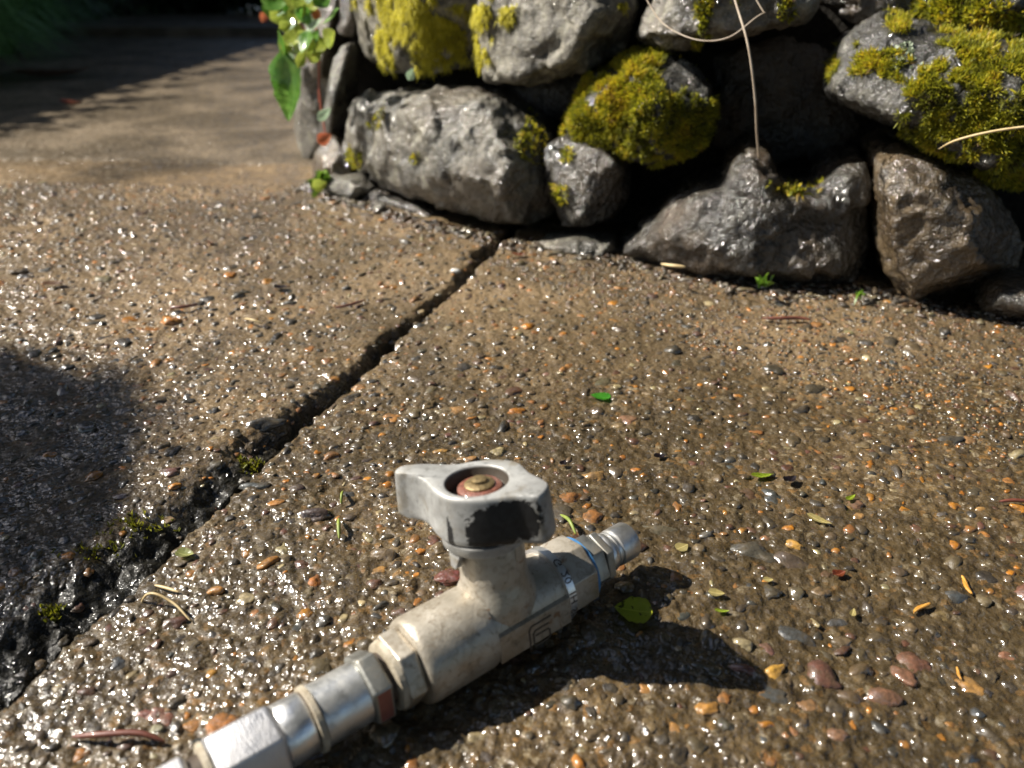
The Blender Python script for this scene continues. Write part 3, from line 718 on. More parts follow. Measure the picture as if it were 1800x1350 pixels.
m_brush = steel('brushed_zinc_hex', (.5100, .5100, .5250), .36, .15, True); m_dull = steel('dull_grey_steel', (.3000, .3000, .2775), .4, .7)
m_seal = plain('blue_thread_seal', (.03, .12, .28), (.06, .19, .36), .5)
m_black = plain('black_rubber', (.0072, .0072, .0072), None, .5)
m_groove = plain('dirty_dark_groove', (.0300, .0210, .0150), (.0600, .0420, .0270), .6)
m_tan = plain('dried_tan_grime', (.24, .20, .14), (.36, .32, .25), .55, scale=300, bump=.0004)
m_red = plain('painted_red_reflection', (.24, .10, .085), (.20, .085, .07), .4, coat=.1, metal=.6, scale=500)  # red reflection painted as a colour on one nut facet
m_washer = plain('rusty_red_washer', (.19, .065, .04), (.10, .035, .022), .5, coat=.3, scale=500, bump=.0008)
m_brass = plain('brass_screw', (.26, .19, .09), (.15, .11, .055), .45, metal=.6, scale=500, bump=.0005)

# body: big drum, flats, boss for the stem, hexagonal ends
vpart('body', sl_((-.0005, .0145), (0, .0152), (.001, .0158), (.0025, .0161), (.0268, .0161), (.0280, .0158), (.0284, .0148)), m_cream, angle=50)
# middle section: a drum with one flat cut towards the camera
bm = bmesh.new(); n = 96; sec = []; PY = -.01515
for k in range(n):
    a = 2*math.pi*k/n; y, z = .0142*math.cos(a), .0142*math.sin(a); el_ = math.degrees(math.atan2(z, -y))
    if -33 < el_ < 14: y = PY; z = .0142*math.tan(R(el_))
    sec.append((y, z))
r1 = [bm.verts.new((.0280, y, z)) for y, z in sec]; r2 = [bm.verts.new((.0615, y, z)) for y, z in sec]
for k in range(n): bm.faces.new((r1[k], r1[(k+1) % n], r2[(k+1) % n], r2[k]))
bm.faces.new(r1); bm.faces.new(r2); bmesh.ops.recalc_face_normals(bm, faces=bm.faces[:])
vpart('body_middle', bm, m_cream, angle=30)
# stem boss
BX = .0390
bm = lathe(bmesh.new(), [(.004, .0165), (.0125, .0140), (.016, .0124), (.020, .0119), (.034, .0117), (.0355, .0112)], 64, ax='Z', cen=(BX, 0))
for v in bm.verts: v.co.x = BX+(v.co.x-BX)*1.05; v.co.y *= 1.05
for v in bm.verts:
    if v.co.z < .012: v.co.y *= .82
vpart('stem_boss', bm, m_cream, angle=60)
bm = bmesh.new(); bmesh.ops.create_cube(bm, size=1, matrix=Matrix.Translation((BX+.0035, -.0115, .031))@Matrix.Diagonal((.0032, .003, .008, 1)))
vpart('stop_lug', bm, m_cream, bevel=.001)
# stamped band and faceted end
vpart('stamped_band', sl_((.0612, .0148), (.0615, .0157), (.0649, .0157), (.0652, .0148)), m_bright, angle=40)
bm = sl_((.0652, .0150), (.0660, .0155), (.0775, .0152), (.0785, .0140), n=8, rot=R(22)); vpart('end_cap', bm, m_cream, angle=25, bevel=.0006)
vpart('blue_seal', sl_((.0778, .0128), (.0781, .0134), (.0794, .0134), (.0798, .0124)), m_seal, angle=40)
bm = sl_((.0796, .0104), (.0803, .0116), (.0868, .0116), (.0874, .0106), n=6, rot=R(12)); vpart('hex_nut', bm, m_dull, angle=25, bevel=.0005)
bm = sl_((.0876, .0104), (.0880, .0112), (.0912, .0112), (.0917, .0098), n=6, rot=R(24)); vpart('hex_nut', bm, m_dull, angle=25, bevel=.0005)
vpart('quick_plug', sl_((.0915, .0080), (.0922, .0086), (.0946, .0086), (.0953, .0080), (.0958, .0079), (.0960, .0074), (.0964, .0074), (.0966, .0079), (.0971, .0079), (.0974, .0072), (.0986, .0072), (.0990, .0080), (.0996, .0081), (.1076, .0081), (.1082, .0077), (.1083, .0050), (.1040, .0048)), steel('dull_bright_plug', (.60, .60, .59), .3, .3), angle=50)
# raised and stamped lettering
def text_mesh(body, size, ext):
    cu = bpy.data.curves.new('letters', 'FONT'); cu.body = body; cu.size = size; cu.extrude = ext; cu.align_x = 'CENTER'; cu.align_y = 'CENTER'; cu.resolution_u = 3
    o = bpy.data.objects.new('letters', cu); COL.objects.link(o); bpy.context.view_layer.update()
    me = bpy.data.meshes.new_from_object(o.evaluated_get(bpy.context.evaluated_depsgraph_get())); bpy.data.objects.remove(o); bpy.data.curves.remove(cu); return me
m_stamp = plain('dark_stamped_marks', (.04, .03, .022), (.08, .06, .04), .7)
chars = 'E 02 16 GERMANY'[::-1]
chars = 'E 02 II S'
bm = bmesh.new(); a0 = R(118)
for i, ch in enumerate('G 20 IH S///Y//'):
    if ch == ' ': continue
    me_ = text_mesh(ch, .0050, .0001); b2 = bmesh.new(); b2.from_mesh(me_); bpy.data.meshes.remove(me_)
    ang = a0+i*R(9.5)                                     # runs round the band, read from the end
    # letter x runs round the band, letter y along the pipe
    for v in b2.verts:
        th = ang+v.co.x/.0157; r = .0157+v.co.z+.00003
        v.co = Vector((.0634-v.co.y*.9, r*math.cos(th), r*math.sin(th)))
    t_ = bpy.data.meshes.new('t'); b2.to_mesh(t_); b2.free(); bm.from_mesh(t_); bpy.data.meshes.remove(t_)
vpart('stamped_marks', bm, m_stamp, False)
# the maker's sign cut into the flat: open angular G like shape inside a bracket
def ribbon(bm, pts, w, h):
    """rounded groove line in the plane of the flat"""
    for (a, b) in zip(pts, pts[1:]):
        a = Vector(a); b = Vector(b); d = (b-a).normalized(); s = Vector((-d.y, d.x))*w/2
        q = [a-s-d*w/2, a+s-d*w/2, b+s+d*w/2, b-s+d*w/2]; vs = []
        for hh in (0, h):
            vs.append([bm.verts.new((p.x, p.y, hh)) for p in q])
        bm.faces.new(vs[1]); 
        for k in range(4): bm.faces.new((vs[0][k], vs[0][(k+1) % 4], vs[1][(k+1) % 4], vs[1][k]))
bm = bmesh.new()
ribbon(bm, [(-.0052, -.0050), (-.0052, .0034), (-.0040, .0050), (.0050, .0050)], .0006, .0002)
ribbon(bm, [(.0038, .0022), (-.0026, .0022), (-.0034, .0012), (-.0034, -.0040), (-.0026, -.0048), (.0030, -.0048), (.0042, -.0040), (.0042, -.0012), (.0034, -.0002), (-.0022, -.0002)], .0006, .0002)
Mf = Matrix(((1, 0, 0, .0465), (0, 0, -1, PY-.00003), (0, 1, 0, -.0046), (0, 0, 0, 1)))
bm.transform(Matrix.Diagonal((1, .95, 1, 1))); bm.transform(Mf); vpart('maker_sign', bm, m_stamp, False)

# left end and the couplings
bm = sl_((-.0085, .0118), (-.0078, .0143), (-.0020, .0143), (-.0004, .0132), n=6, rot=R(8)); vpart('end_cap', bm, m_cream, angle=25, bevel=.0007)
vpart('shoulder', sl_((-.0104, .0108), (-.0098, .0122), (-.0080, .0126), (-.0076, .0110)), m_tan, angle=50)
vpart('groove', sl_((-.0126, .0092), (-.0103, .0092)), m_groove)
bm = sl_((-.0200, .0118), (-.0192, .0130), (-.0132, .0130), (-.0124, .0112), n=6, rot=R(34))
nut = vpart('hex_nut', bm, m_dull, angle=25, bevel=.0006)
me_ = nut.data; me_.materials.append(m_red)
Mi = RX.inverted()
vpart('coupling_sleeve', sl_((-.0362, .0100), (-.0358, .0104), (-.0202, .0104), (-.0198, .0100)), m_steel, angle=40)
vpart('collar', sl_((-.0386, .0104), (-.0383, .0113), (-.0366, .0113), (-.0362, .0105)), m_tan, angle=40)
vpart('collar_groove', sl_((-.0396, .0099), (-.0384, .0099)), m_groove)
vpart('inner_sleeve', sl_((-.0485, .0099), (-.0481, .0102), (-.0396, .0102), (-.0392, .0099)), m_bright, angle=40)
bm = sl_((-.0700, .0104), (-.0684, .0126), (-.0498, .0126), (-.0482, .0106), n=6, rot=R(22)); vpart('long_hex', bm, m_brush, angle=25, bevel=.0008)
vpart('grime_ring', sl_((-.0718, .0098), (-.0712, .0107), (-.0698, .0108)), m_tan, angle=40)
vpart('neck', sl_((-.0765, .0078), (-.0712, .0080)), m_groove)
bm = sl_((-.0925, .0096), (-.0915, .0112), (-.0765, .0112), (-.0753, .0094), n=6, rot=R(22)); vpart('hose_nut', bm, m_brush, angle=25, bevel=.0006)
vpart('hose', sl_((-.175, .0078), (-.150, .0080), (-.0920, .0080)), m_black)

# wing handle
TOPZ = .0570
top_px = [(693, 828), (699, 821), (710, 817), (742, 814.5), (780, 815.5), (805, 814), (831, 809.5), (867, 806), (898, 808), (914, 813), (924, 822), (934, 831), (948, 838), (960, 845), (965, 851), (961, 860), (952, 869), (943, 873),
          (911, 872), (880, 875), (850, 878), (822, 879), (795, 877), (778, 872), (766, 865), (757, 857), (748, 847), (735, 839), (715, 834), (700, 832)]
P2 = [vlocal(x, y, TOPZ).xy for x, y in top_px]
# smooth closed outline
def closed_spline(P, m=4):
    out = []; n = len(P)
    for i in range(n):
        p0, p1, p2, p3 = P[i-1], P[i], P[(i+1) % n], P[(i+2) % n]
        for k in range(m):
            t = k/m; out.append(.5*((2*p1)+(p2-p0)*t+(2*p0-5*p1+4*p2-p3)*t*t+(3*p1-p0-3*p2+p3)*t**3))
    return out
OUT = closed_spline(P2, 10)
hubc = vlocal(838, 843.5, TOPZ).xy
def handle_mesh():
    bm = bmesh.new(); n = len(OUT); HR = .0112
    # profile going out of the bowl, over the rim, down the side, in under
    rows = []
    def ring_out(scale_off, z):
        return [bm.verts.new((hubc.x+(p.x-hubc.x)*(1+scale_off/max((p-hubc).length, 1e-6)), hubc.y+(p.y-hubc.y)*(1+scale_off/max((p-hubc).length, 1e-6)), z)) for p in OUT]
    def ring_hub(r, z, cen=hubc):
        rg = []
        for p in OUT:
            a = math.atan2(p.y-hubc.y, p.x-hubc.x); rg.append(bm.verts.new((cen.x+r*math.cos(a), cen.y+r*math.sin(a), z)))
        return rg
    rows.append(ring_hub(.0006, TOPZ-.0050)); rows.append(ring_hub(HR-.0012, TOPZ-.0050)); rows.append(ring_hub(HR-.0006, TOPZ-.0043))
    rows.append(ring_hub(HR, TOPZ-.0010)); rows.append(ring_hub(HR+.0004, TOPZ-.0002)); rows.append(ring_hub(HR+.0008, TOPZ))
    rows.append(ring_out(-.0010, TOPZ)); rows.append(ring_out(-.0004, TOPZ-.0003)); rows.append(ring_out(0, TOPZ-.0012))
    rows.append(ring_out(.0006, TOPZ-.008)); rows.append(ring_out(.0012, TOPZ-.0165)); rows.append(ring_out(.0008, TOPZ-.0180)); rows.append(ring_out(-.0006, TOPZ-.0186))
    rows.append(ring_hub(.0125, TOPZ-.0188)); rows.append(ring_hub(.0158, TOPZ-.0190, Vector((BX-.001, .001)))); rows.append(ring_hub(.0158, TOPZ-.0222, Vector((BX-.001, .001)))); rows.append(ring_hub(.0150, TOPZ-.0230, Vector((BX-.001, .001)))); rows.append(ring_hub(.004, TOPZ-.0234, Vector((BX, 0))))
    for a, b in zip(rows, rows[1:]):
        for k in range(n): bm.faces.new((a[k], a[(k+1) % n], b[(k+1) % n], b[k]))
    bm.faces.new(rows[0]); bm.faces.new(rows[-1])
    bmesh.ops.recalc_face_normals(bm, faces=bm.faces[:]); return bm
def handle_material():
    M = MT('worn_cast_handle_with_black_paint', rough=.55, metal=.0); co = M.coord()
    a = M.noise(co, 110, 5, .65); b = M.noise(co, 500, 4, .6)
    met = M.ramp(a, [(.3, (.2064, .2043, .1961)), (.5, (.3096, .3096, .2993)), (.72, (.4128, .4128, .4025))])
    met = M.mix(M.ramp(M.noise(co, 60, 5, .65, .8), [(.5, 0), (.66, .7)]), met, (.1754, .1393, .0826))
    met = M.mix(M.ramp(M.noise(co, 300, 4, .7), [(.56, 0), (.68, .55)]), met, (.1032, .1011, .0929))
    at = M.n('ShaderNodeAttribute', attribute_name='paint').outputs['Fac']
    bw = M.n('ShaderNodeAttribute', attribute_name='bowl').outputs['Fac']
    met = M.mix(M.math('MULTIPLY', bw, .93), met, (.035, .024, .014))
    pf = M.math('ADD', at, M.math('MULTIPLY', M.math('SUBTRACT', M.noise(co, 230, 5, .65, .8), .5), 1.5))
    pm = M.ramp(pf, [(.47, 0), (.5, 1)])
    c = M.mix(pm, met, M.ramp(b, [(.4, (.0070, .0070, .0075)), (.75, (.0203, .0209, .0220))]))
    M.set(color=c, rough=M.ramp(pm, [(0, .5), (1, .38)]), metal=M.ramp(pm, [(0, .3), (1, 0)]), normal=M.bump(M.mix(.5, a, pm), .5, .0008))
    return M.m
m_handle = handle_material()
hb = handle_mesh()
handle = vpart('handle', hb, m_handle, angle=50, label='wing handle with a patch of black paint left on its front')
# worn paint: a mask fixed to the casting's own faces
me_ = handle.data; at = me_.attributes.new('paint', 'FLOAT', 'POINT')
tmp = Matrix.Identity(4); Mi = RX.inverted(); vals = []
fl = vlocal(822, 905, TOPZ-.008); fr_ = vlocal(955, 905, TOPZ-.008)
x0, x1 = vlocal(812, 879, TOPZ).x, vlocal(955, 872, TOPZ).x
cy_ = min(p.y for p in OUT)
# subdivide side faces so that the mask has room
b_ = bmesh.new(); b_.from_mesh(me_); b_.transform(Mi)
es = [e for e in b_.edges if abs(e.verts[0].co.z-e.verts[1].co.z) > .0045 and e.verts[0].co.z > TOPZ-.019 and e.verts[1].co.z > TOPZ-.019]
bmesh.ops.subdivide_edges(b_, edges=es, cuts=8, use_grid_fill=True)
lay = b_.verts.layers.float.get('paint') or b_.verts.layers.float.new('paint')
for v in b_.verts:
    zt = (TOPZ-v.co.z); d_ = VW@v.co; px, py, _ = projn(np.array(d_))
    q_ = zt+.0016*(px-886)/60; m1 = (1-(abs((px-886)/64)**3.2+abs((q_-.0102)/.0078)**3.2)**(1/3.2))*1.5
    m2 = min(1-abs((px-778-(zt-.013)*1500)/17)**2, 1-abs((zt-.0145)/.007)**2)*.7 if v.co.y < hubc.y else 0
    onside = 1 if (v.co.xy-hubc).length > .0122 and v.co.y < hubc.y-.002 and .0009 < zt < .0186 else 0
    v[lay] = max(0, min(1, .5+.9*max(m1, m2)))*onside if max(m1, m2) > -.5 else 0
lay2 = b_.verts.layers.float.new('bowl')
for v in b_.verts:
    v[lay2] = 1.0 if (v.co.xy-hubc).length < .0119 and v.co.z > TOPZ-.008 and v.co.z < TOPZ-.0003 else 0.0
b_.transform(RX); b_.to_mesh(me_); b_.free()
for p in me_.polygons: p.use_smooth = True
me_.set_sharp_from_angle(angle=R(50))
# tab under the handle
tb = vlocal(787, 975, TOPZ-.026)
bm = bmesh.new()
ta = R(205)
for (r, z) in ((.0135, TOPZ-.022), (.0135, TOPZ-.0295), (.0160, TOPZ-.022), (.0160, TOPZ-.0295)):
    for k in range(5):
        aa = R(168)+R(26)*k/4*(1 if z > TOPZ-.025 else .5); bm.verts.new((BX+r*math.cos(aa), r*math.sin(aa), z))
bmesh.ops.convex_hull(bm, input=bm.verts[:]); vpart('stop_tab', bm, m_handle, angle=30, parent=None)
# washer and screw in the bowl
wz = TOPZ-.0049
wc = vlocal(843, 853, wz+.0018).xy
vpart('washer', lathe(bmesh.new(), [(wz, .0082), (wz+.0014, .0081), (wz+.0020, .0074), (wz+.0021, .0050)], 48, ax='Z', cen=wc), m_washer, angle=40)
sb = lathe(bmesh.new(), [(wz+.0019, .0055), (wz+.0027, .0055), (wz+.0032, .0049), (wz+.0035, .0030), (wz+.0045, .0028), (wz+.0048, .0020)], 40, ax='Z', cen=wc)
vpart('screw', sb, m_brass, angle=40)
# the nut facet that carries the painted red reflection
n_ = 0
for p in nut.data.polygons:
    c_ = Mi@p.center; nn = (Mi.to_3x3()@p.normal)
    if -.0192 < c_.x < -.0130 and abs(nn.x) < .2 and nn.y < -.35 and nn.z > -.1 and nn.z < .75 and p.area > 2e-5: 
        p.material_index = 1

# ------------------------------------------------------------------ leaves, needles and other litter
def leaf_bm(L, Wd, curl=.15, seed=0, tip=.7, notch=0., n=14):
    bm = bmesh.new(); r_ = random.Random(seed); rows = []
    for i in range(n+1):
        t = i/n; w = Wd*.5*(math.sin(math.pi*min(1, t**tip))**.8+.02)*(1+.08*r_.uniform(-1, 1))
        x = (t-.5)*L; row = []
        for j in (-1, -.5, 0, .5, 1):
            y = w*j; z = curl*abs(j)*w*.9+curl*L*.6*(t-.5)**2*2+(.02*L*r_.uniform(-.5, .5) if j else 0)
            back = notch*L*abs(j) if i == 0 else 0
            row.append(bm.verts.new((x-back, y, z)))
        rows.append(row)
    for a, b in zip(rows, rows[1:]):
        for k in range(4): bm.faces.new((a[k], a[k+1], b[k+1], b[k]))
    r = bmesh.ops.solidify(bm, geom=bm.faces[:], thickness=-.00025)
    return bm
def vein_material(name, c1, c2, rough=.35, trans=.4, coat=.3, spots=0.):
    M = MT(name, rough=rough, coat=coat, coat_rough=.1); co = M.coord()
    c = M.ramp(M.noise(co, 160, 4, .6), [(.35, c1), (.65, c2)])
    sep = M.n('ShaderNodeSeparateXYZ'); M.l(co, sep.inputs[0])
    ay = M.math('ABSOLUTE', sep.outputs['Y']); rib = M.math('LESS_THAN', ay, .0002)
    c = M.mix(M.math('MULTIPLY', rib, .6), c, tuple(min(1, x*1.6+.05) for x in c2))
    if spots: c = M.mix(M.ramp(M.noise(co, 300, 2), [(.62, 0), (.66, spots)]), c, (.03, .02, .01))
    M.set(color=c, normal=M.bump(M.noise(co, 300, 3), .5, .0006))
    tr = M.n('ShaderNodeBsdfTranslucent'); M.l(c, tr.inputs[0])
    mx = M.n('ShaderNodeMixShader'); mx.inputs[0].default_value = trans
    M.l(M.b.outputs[0], mx.inputs[1]); M.l(tr.outputs[0], mx.inputs[2]); M.l(mx.outputs[0], M.t.nodes['Material Output'].inputs['Surface'])
    return M.m
m_lf_yg = vein_material('yellow_green_leaf', (.2550, .3450, .0225), (.3300, .4050, .0450), spots=.7)
m_lf_yg2 = vein_material('round_yellow_green_leaf', (.50, .58, .05), (.60, .66, .07), spots=.8)
m_lf_g = vein_material('bright_green_leaf', (.0600, .2850, .0225), (.0900, .3450, .0375))
m_lf_pale = vein_material('pale_leaf_scrap', (.3375, .3750, .1350), (.4125, .4125, .1875))
m_lf_y = vein_material('pale_yellow_flake', (.4500, .3750, .1500), (.5250, .4650, .2250))
m_lf_or = vein_material('orange_bud_scale', (.4125, .1800, .0225), (.4950, .2550, .0450), .5, .15)
m_lf_rd = vein_material('red_brown_leaf', (.1500, .0300, .0150), (.2100, .0600, .0225), .4, .15)
m_lf_br = vein_material('brown_dead_leaf', (.1125, .0525, .0225), (.1650, .0825, .0375), .6, .1)
m_straw = plain('dry_straw_needle', (.4125, .3000, .1425), (.4950, .3900, .2100), .5, scale=300)
m_twig = plain('dark_red_twig', (.0975, .0263, .0165), (.1425, .0450, .0263), .5, coat=.4, scale=300)
m_stem = plain('dry_grass_stem', (.3150, .2475, .1800), (.4125, .3450, .2700), .55, scale=120)
m_gstem = plain('green_moss_sprig', (.1200, .1650, .0225), (.1875, .2250, .0375), .55, scale=300)
m_dark = plain('black_leaf_crumb', (.0090, .0075, .0090), (.0225, .0150, .0188), .35, coat=.5, scale=500)
m_white = plain('white_chip', (.5250, .5100, .4650), (.6000, .5850, .5550), .4, coat=.4, scale=300)
def zt(x, y): return float(ground_z(np.array([x]), np.array([y]))[0])
def lay_leaf(name, px, py, wpx, asp, rot, mat, label, cat, curl=.2, seed=0, lift=.0015, notch=0., pitch=0., group=None):
    g = G(px, py); d = projn(g)[2]; L = wpx/FPX*d
    o = link(name, bm_mesh(name, leaf_bm(L, L*asp, curl, seed, notch=notch)), mat)
    o.location = (g.x, g.y, zt(g.x, g.y)+lift); o.rotation_euler = (pitch, 0, R(rot)); return tag(o, label, cat, group)
lay_leaf('leaf', 1112, 1084, 66, .98, 168, m_lf_yg2, 'round yellow green leaf lying in the shadow beside the valve', 'leaf', .12, 1, .002)
lay_leaf('leaf', 1056, 694, 36, .75, 165, m_lf_g, 'tiny bright green leaf on the open slab above the valve', 'leaf', .2, 2, .002)
lay_leaf('leaf', 1199, 962, 26, .9, 30, m_lf_y, 'pale yellow leaf scrap right of the valve plug', 'leaf', .1, 3)
lay_leaf('leaf', 327, 980, 34, .7, -10, m_lf_pale, 'crumpled pale green leaf scrap beside the joint', 'leaf', .5, 4)
lay_leaf('leaf', 317, 945, 18, .8, 50, m_lf_or, 'small orange leaf scrap on the edge of the joint', 'leaf', .3, 5)
lay_leaf('leaf', 1475, 1008, 26, .7, 20, m_lf_rd, 'small dark red leaf scrap between pebbles on the right', 'leaf', .5, 6)
lay_leaf('leaf', 130, 192, 44, .5, 5, m_lf_rd, 'red brown leaf at the edge of the far shade', 'leaf', .6, 7, .006)
lay_leaf('leaf', 95, 140, 120, .5, 25, m_lf_br, 'long brown dead leaf lying in the far shade', 'leaf', .3, 8, .006)
lay_leaf('leaf', 852, 457, 34, .4, 42, m_lf_br, 'brown leaf stuck in the far end of the joint', 'leaf', .4, 9)
lay_leaf('leaf', 1160, 798, 22, .7, 20, m_dark, 'blackened leaf crumb on the open slab behind the handle', 'leaf', .6, 10)
lay_leaf('leaf', 990, 815, 18, .7, 60, m_dark, 'black crumb just behind the wing handle', 'leaf', .6, 11)
lay_leaf('leaf', 1340, 835, 42, .35, 5, m_lf_yg, 'narrow yellow green leaf beside orange pebble on the slab', 'leaf', .4, 12)
lay_leaf('leaf', 1495, 876, 26, .4, 35, m_lf_yg, 'small green leaf fragment beside a dark crumb at the right', 'leaf', .4, 13)
lay_leaf('leaf', 1440, 910, 44, .4, -40, m_lf_y, 'papery beige husk lying on the slab at the right', 'leaf', .3, 14)
lay_leaf('leaf', 1350, 1020, 18, .7, 0, m_lf_y, 'yellow petal scrap on the slab near the shadow tip', 'leaf', .3, 15)
lay_leaf('leaf', 1258, 1050, 28, .7, -10, m_lf_y, 'pale yellow chip just right of the valve shadow', 'leaf', .2, 16)
lay_leaf('leaf', 1268, 1078, 26, .3, -5, m_lf_yg, 'thin green sliver just below the pale yellow chip', 'leaf', .4, 17)
lay_leaf('leaf', 370, 430, 26, .4, 130, m_lf_br, 'small orange brown husk on the left slab in the middle', 'leaf', .4, 18)
def tube_curve(name, pts, r, mat, label=None, cat=None, taper=True, parent=None):
    """thin round stem through the given world points"""
    P = [Vector(p) for p in pts]; Q = []
    for i in range(len(P)-1):
        p0 = P[max(i-1, 0)]; p1 = P[i]; p2 = P[i+1]; p3 = P[min(i+2, len(P)-1)]
        for k in range(8):
            t = k/8; Q.append(.5*((2*p1)+(p2-p0)*t+(2*p0-5*p1+4*p2-p3)*t*t+(3*p1-p0-3*p2+p3)*t**3))
    Q.append(P[-1]); bm = bmesh.new(); prev = None; n = 6
    for i, q in enumerate(Q):
        d = (Q[min(i+1, len(Q)-1)]-Q[max(i-1, 0)]).normalized(); a = d.orthogonal().normalized() if prev is None else (pa-d*pa.dot(d)).normalized()
        pa = a; b = d.cross(a); t = i/(len(Q)-1); rr = r*((1-.75*abs(2*t-1)**3) if taper else 1)
        rg = [bm.verts.new(q+(a*math.cos(2*math.pi*k/n)+b*math.sin(2*math.pi*k/n))*rr) for k in range(n)]
        if prev: 
            for k in range(n): bm.faces.new((prev[k], prev[(k+1) % n], rg[(k+1) % n], rg[k]))
        else: bm.faces.new(rg)
        prev = rg
    bm.faces.new(prev); o = link(name, bm_mesh(name, bm), mat, parent)
    if label: tag(o, label, cat)
    return o
def gl(pxs, h=.002, bow=.002):
    out = []; n = len(pxs)
    for i, (x, y) in enumerate(pxs):
        g = G(x, y); out.append((g.x, g.y, zt(g.x, g.y)+h+bow*math.sin(math.pi*i/(n-1))))
    return out
tube_curve('pine_needle', gl([(210, 1053), (260, 1060), (305, 1070), (335, 1092)], .0015, .003), .00055, m_straw, 'long curved straw coloured needle near the joint at lower left', 'pine needle')
tube_curve('pine_needle', gl([(272, 1031), (295, 1038), (316, 1045)], .0012, .001), .0007, m_straw, 'short straw coloured needle just above the long curved one', 'pine needle')
def fir_needle(px, py, wpx, rot, label):
    g = G(px, py); d = projn(g)[2]; L = wpx/FPX*d; bm = bmesh.new(); prev = None
    for i in range(13):
        t = i/12; x = (t-.5)*L; r = L*.085*(math.sin(math.pi*(t*.9+.05))**.5)*(1+.18*(i % 2)); y0 = .04*L*math.sin(t*5)
        rg = [bm.verts.new((x, y0+r*math.cos(2*math.pi*k/8), r*.7*math.sin(2*math.pi*k/8))) for k in range(8)]
        if prev:
            for k in range(8): bm.faces.new((prev[k], prev[(k+1) % 8], rg[(k+1) % 8], rg[k]))
        else: bm.faces.new(rg)
        prev = rg
    bm.faces.new(prev); o = link('catkin', bm_mesh('catkin', bm), m_lf_or); o.location = (g.x, g.y, zt(g.x, g.y)+.0016); o.rotation_euler = (0, 0, R(rot)); tag(o, label, 'bud scale')
fir_needle(1699, 1026, 46, 84, 'orange scaly bud standing upright in view at the right')
fir_needle(1621, 1065, 46, 32, 'orange scaly bud lying slanted beside a brown pebble')
fir_needle(1686, 1180, 28, 80, 'short orange bud beside a large orange pebble lower right')
tube_curve('twig', gl([(1337, 563), (1370, 566), (1400, 565), (1424, 568)], .003, .001), .0014, m_twig, 'short dark red twig lying in front of the boulders', 'twig')
tube_curve('twig', gl([(1755, 884), (1785, 885), (1830, 888)], .002, .001), .0009, m_twig, 'brown twig entering from the right edge', 'twig')
tube_curve('twig', gl([(130, 1303), (180, 1308), (250, 1306), (292, 1312)], .002, .002), .0011, m_twig, 'dark red stem beside the hose nut at lower left', 'twig')
tube_curve('twig', gl([(372, 862), (382, 875), (372, 893)], .001, .002), .0005, m_twig, 'thin red stem bent inside the joint', 'twig')
tube_curve('grass_sprig', gl([(985, 908), (1000, 930), (1012, 948)], .002, .003), .0009, m_gstem, 'green sprig behind the valve next to the plug', 'sprig')
tube_curve('grass_sprig', gl([(596, 916), (597, 935), (597, 952)], .002, .002), .0009, m_gstem, 'short green sprig left of the handle', 'sprig')
tube_curve('grass_sprig', gl([(603, 865), (602, 880), (600, 888)], .002, .002), .0007, m_gstem, 'tiny green sprig above the other one left of the handle', 'sprig')
tube_curve('pine_needle', gl([(430, 565), (445, 573), (462, 575)], .003, .002), .0008, m_straw, 'small forked straw piece on the left slab', 'straw')
tube_curve('twig', gl([(588, 545), (612, 541), (640, 533)], .003, .001), .0012, m_twig, 'thin dark twig on the left slab close to the joint', 'twig')
tube_curve('twig', gl([(300, 549), (322, 549), (350, 542)], .003, .001), .0013, m_twig, 'dark red sliver on the sunny part of the left slab', 'twig')
lay_leaf('leaf', 494, 508, 24, .7, 20, m_dark, 'black crumb on the left slab midway to the wall', 'leaf', .5, 30)
lay_leaf('leaf', 97, 506, 38, .5, 10, m_lf_br, 'brown leaf scrap near the left edge of the sunny slab', 'leaf', .4, 31, .002)
lay_leaf('leaf', 912, 458, 26, .5, 0, m_lf_rd, 'dark red leaf scrap near the wall end of the joint', 'leaf', .4, 32, .002)
lay_leaf('leaf', 1388, 847, 30, .6, 30, m_dark, 'dark curled crumb near the narrow yellow green leaf', 'leaf', .7, 33)
lay_leaf('leaf', 1500, 1075, 22, .5, 60, m_lf_y, 'small whitish husk among pebbles right of the round leaf', 'leaf', .5, 34)
# white flake on the edge of the joint
bm = bmesh.new(); bmesh.ops.create_icosphere(bm, subdivisions=2, radius=1)
for v in bm.verts: v.co = Vector((v.co.x*.0042, v.co.y*.003, v.co.z*.002))*(1+.25*math.sin(v.co.x*9+v.co.y*5))
o = link('chip', bm_mesh('chip', bm), m_white); g = G(800, 483); o.location = (g.x, g.y, zt(g.x, g.y)+.003); tag(o, 'small white chip on the edge of the joint near the wall', 'chip')
# reddish wet lump of aggregate behind the boss
bm = bmesh.new(); bmesh.ops.create_icosphere(bm, subdivisions=4, radius=1)
P = np.array([v.co[:] for v in bm.verts]); D = P*(1+.2*vnoise(P, 2, 77)+.08*vnoise(P, 7, 78))[:, None]
for v, q in zip(bm.verts, D): v.co = (q[0]*.0058, q[1]*.0042, q[2]*.0024)
me_ = bm_mesh('pebble', bm); me_.materials.append(m_peb_obj)
o = bpy.data.objects.new('pebble', me_); COL.objects.link(o); g = G(790, 1022); o.location = (g.x, g.y, zt(g.x, g.y)+.0005); o.color = (.17, .05, .04, 1); o.parent = slab_near; o['label'] = 'red pebble behind the valve'
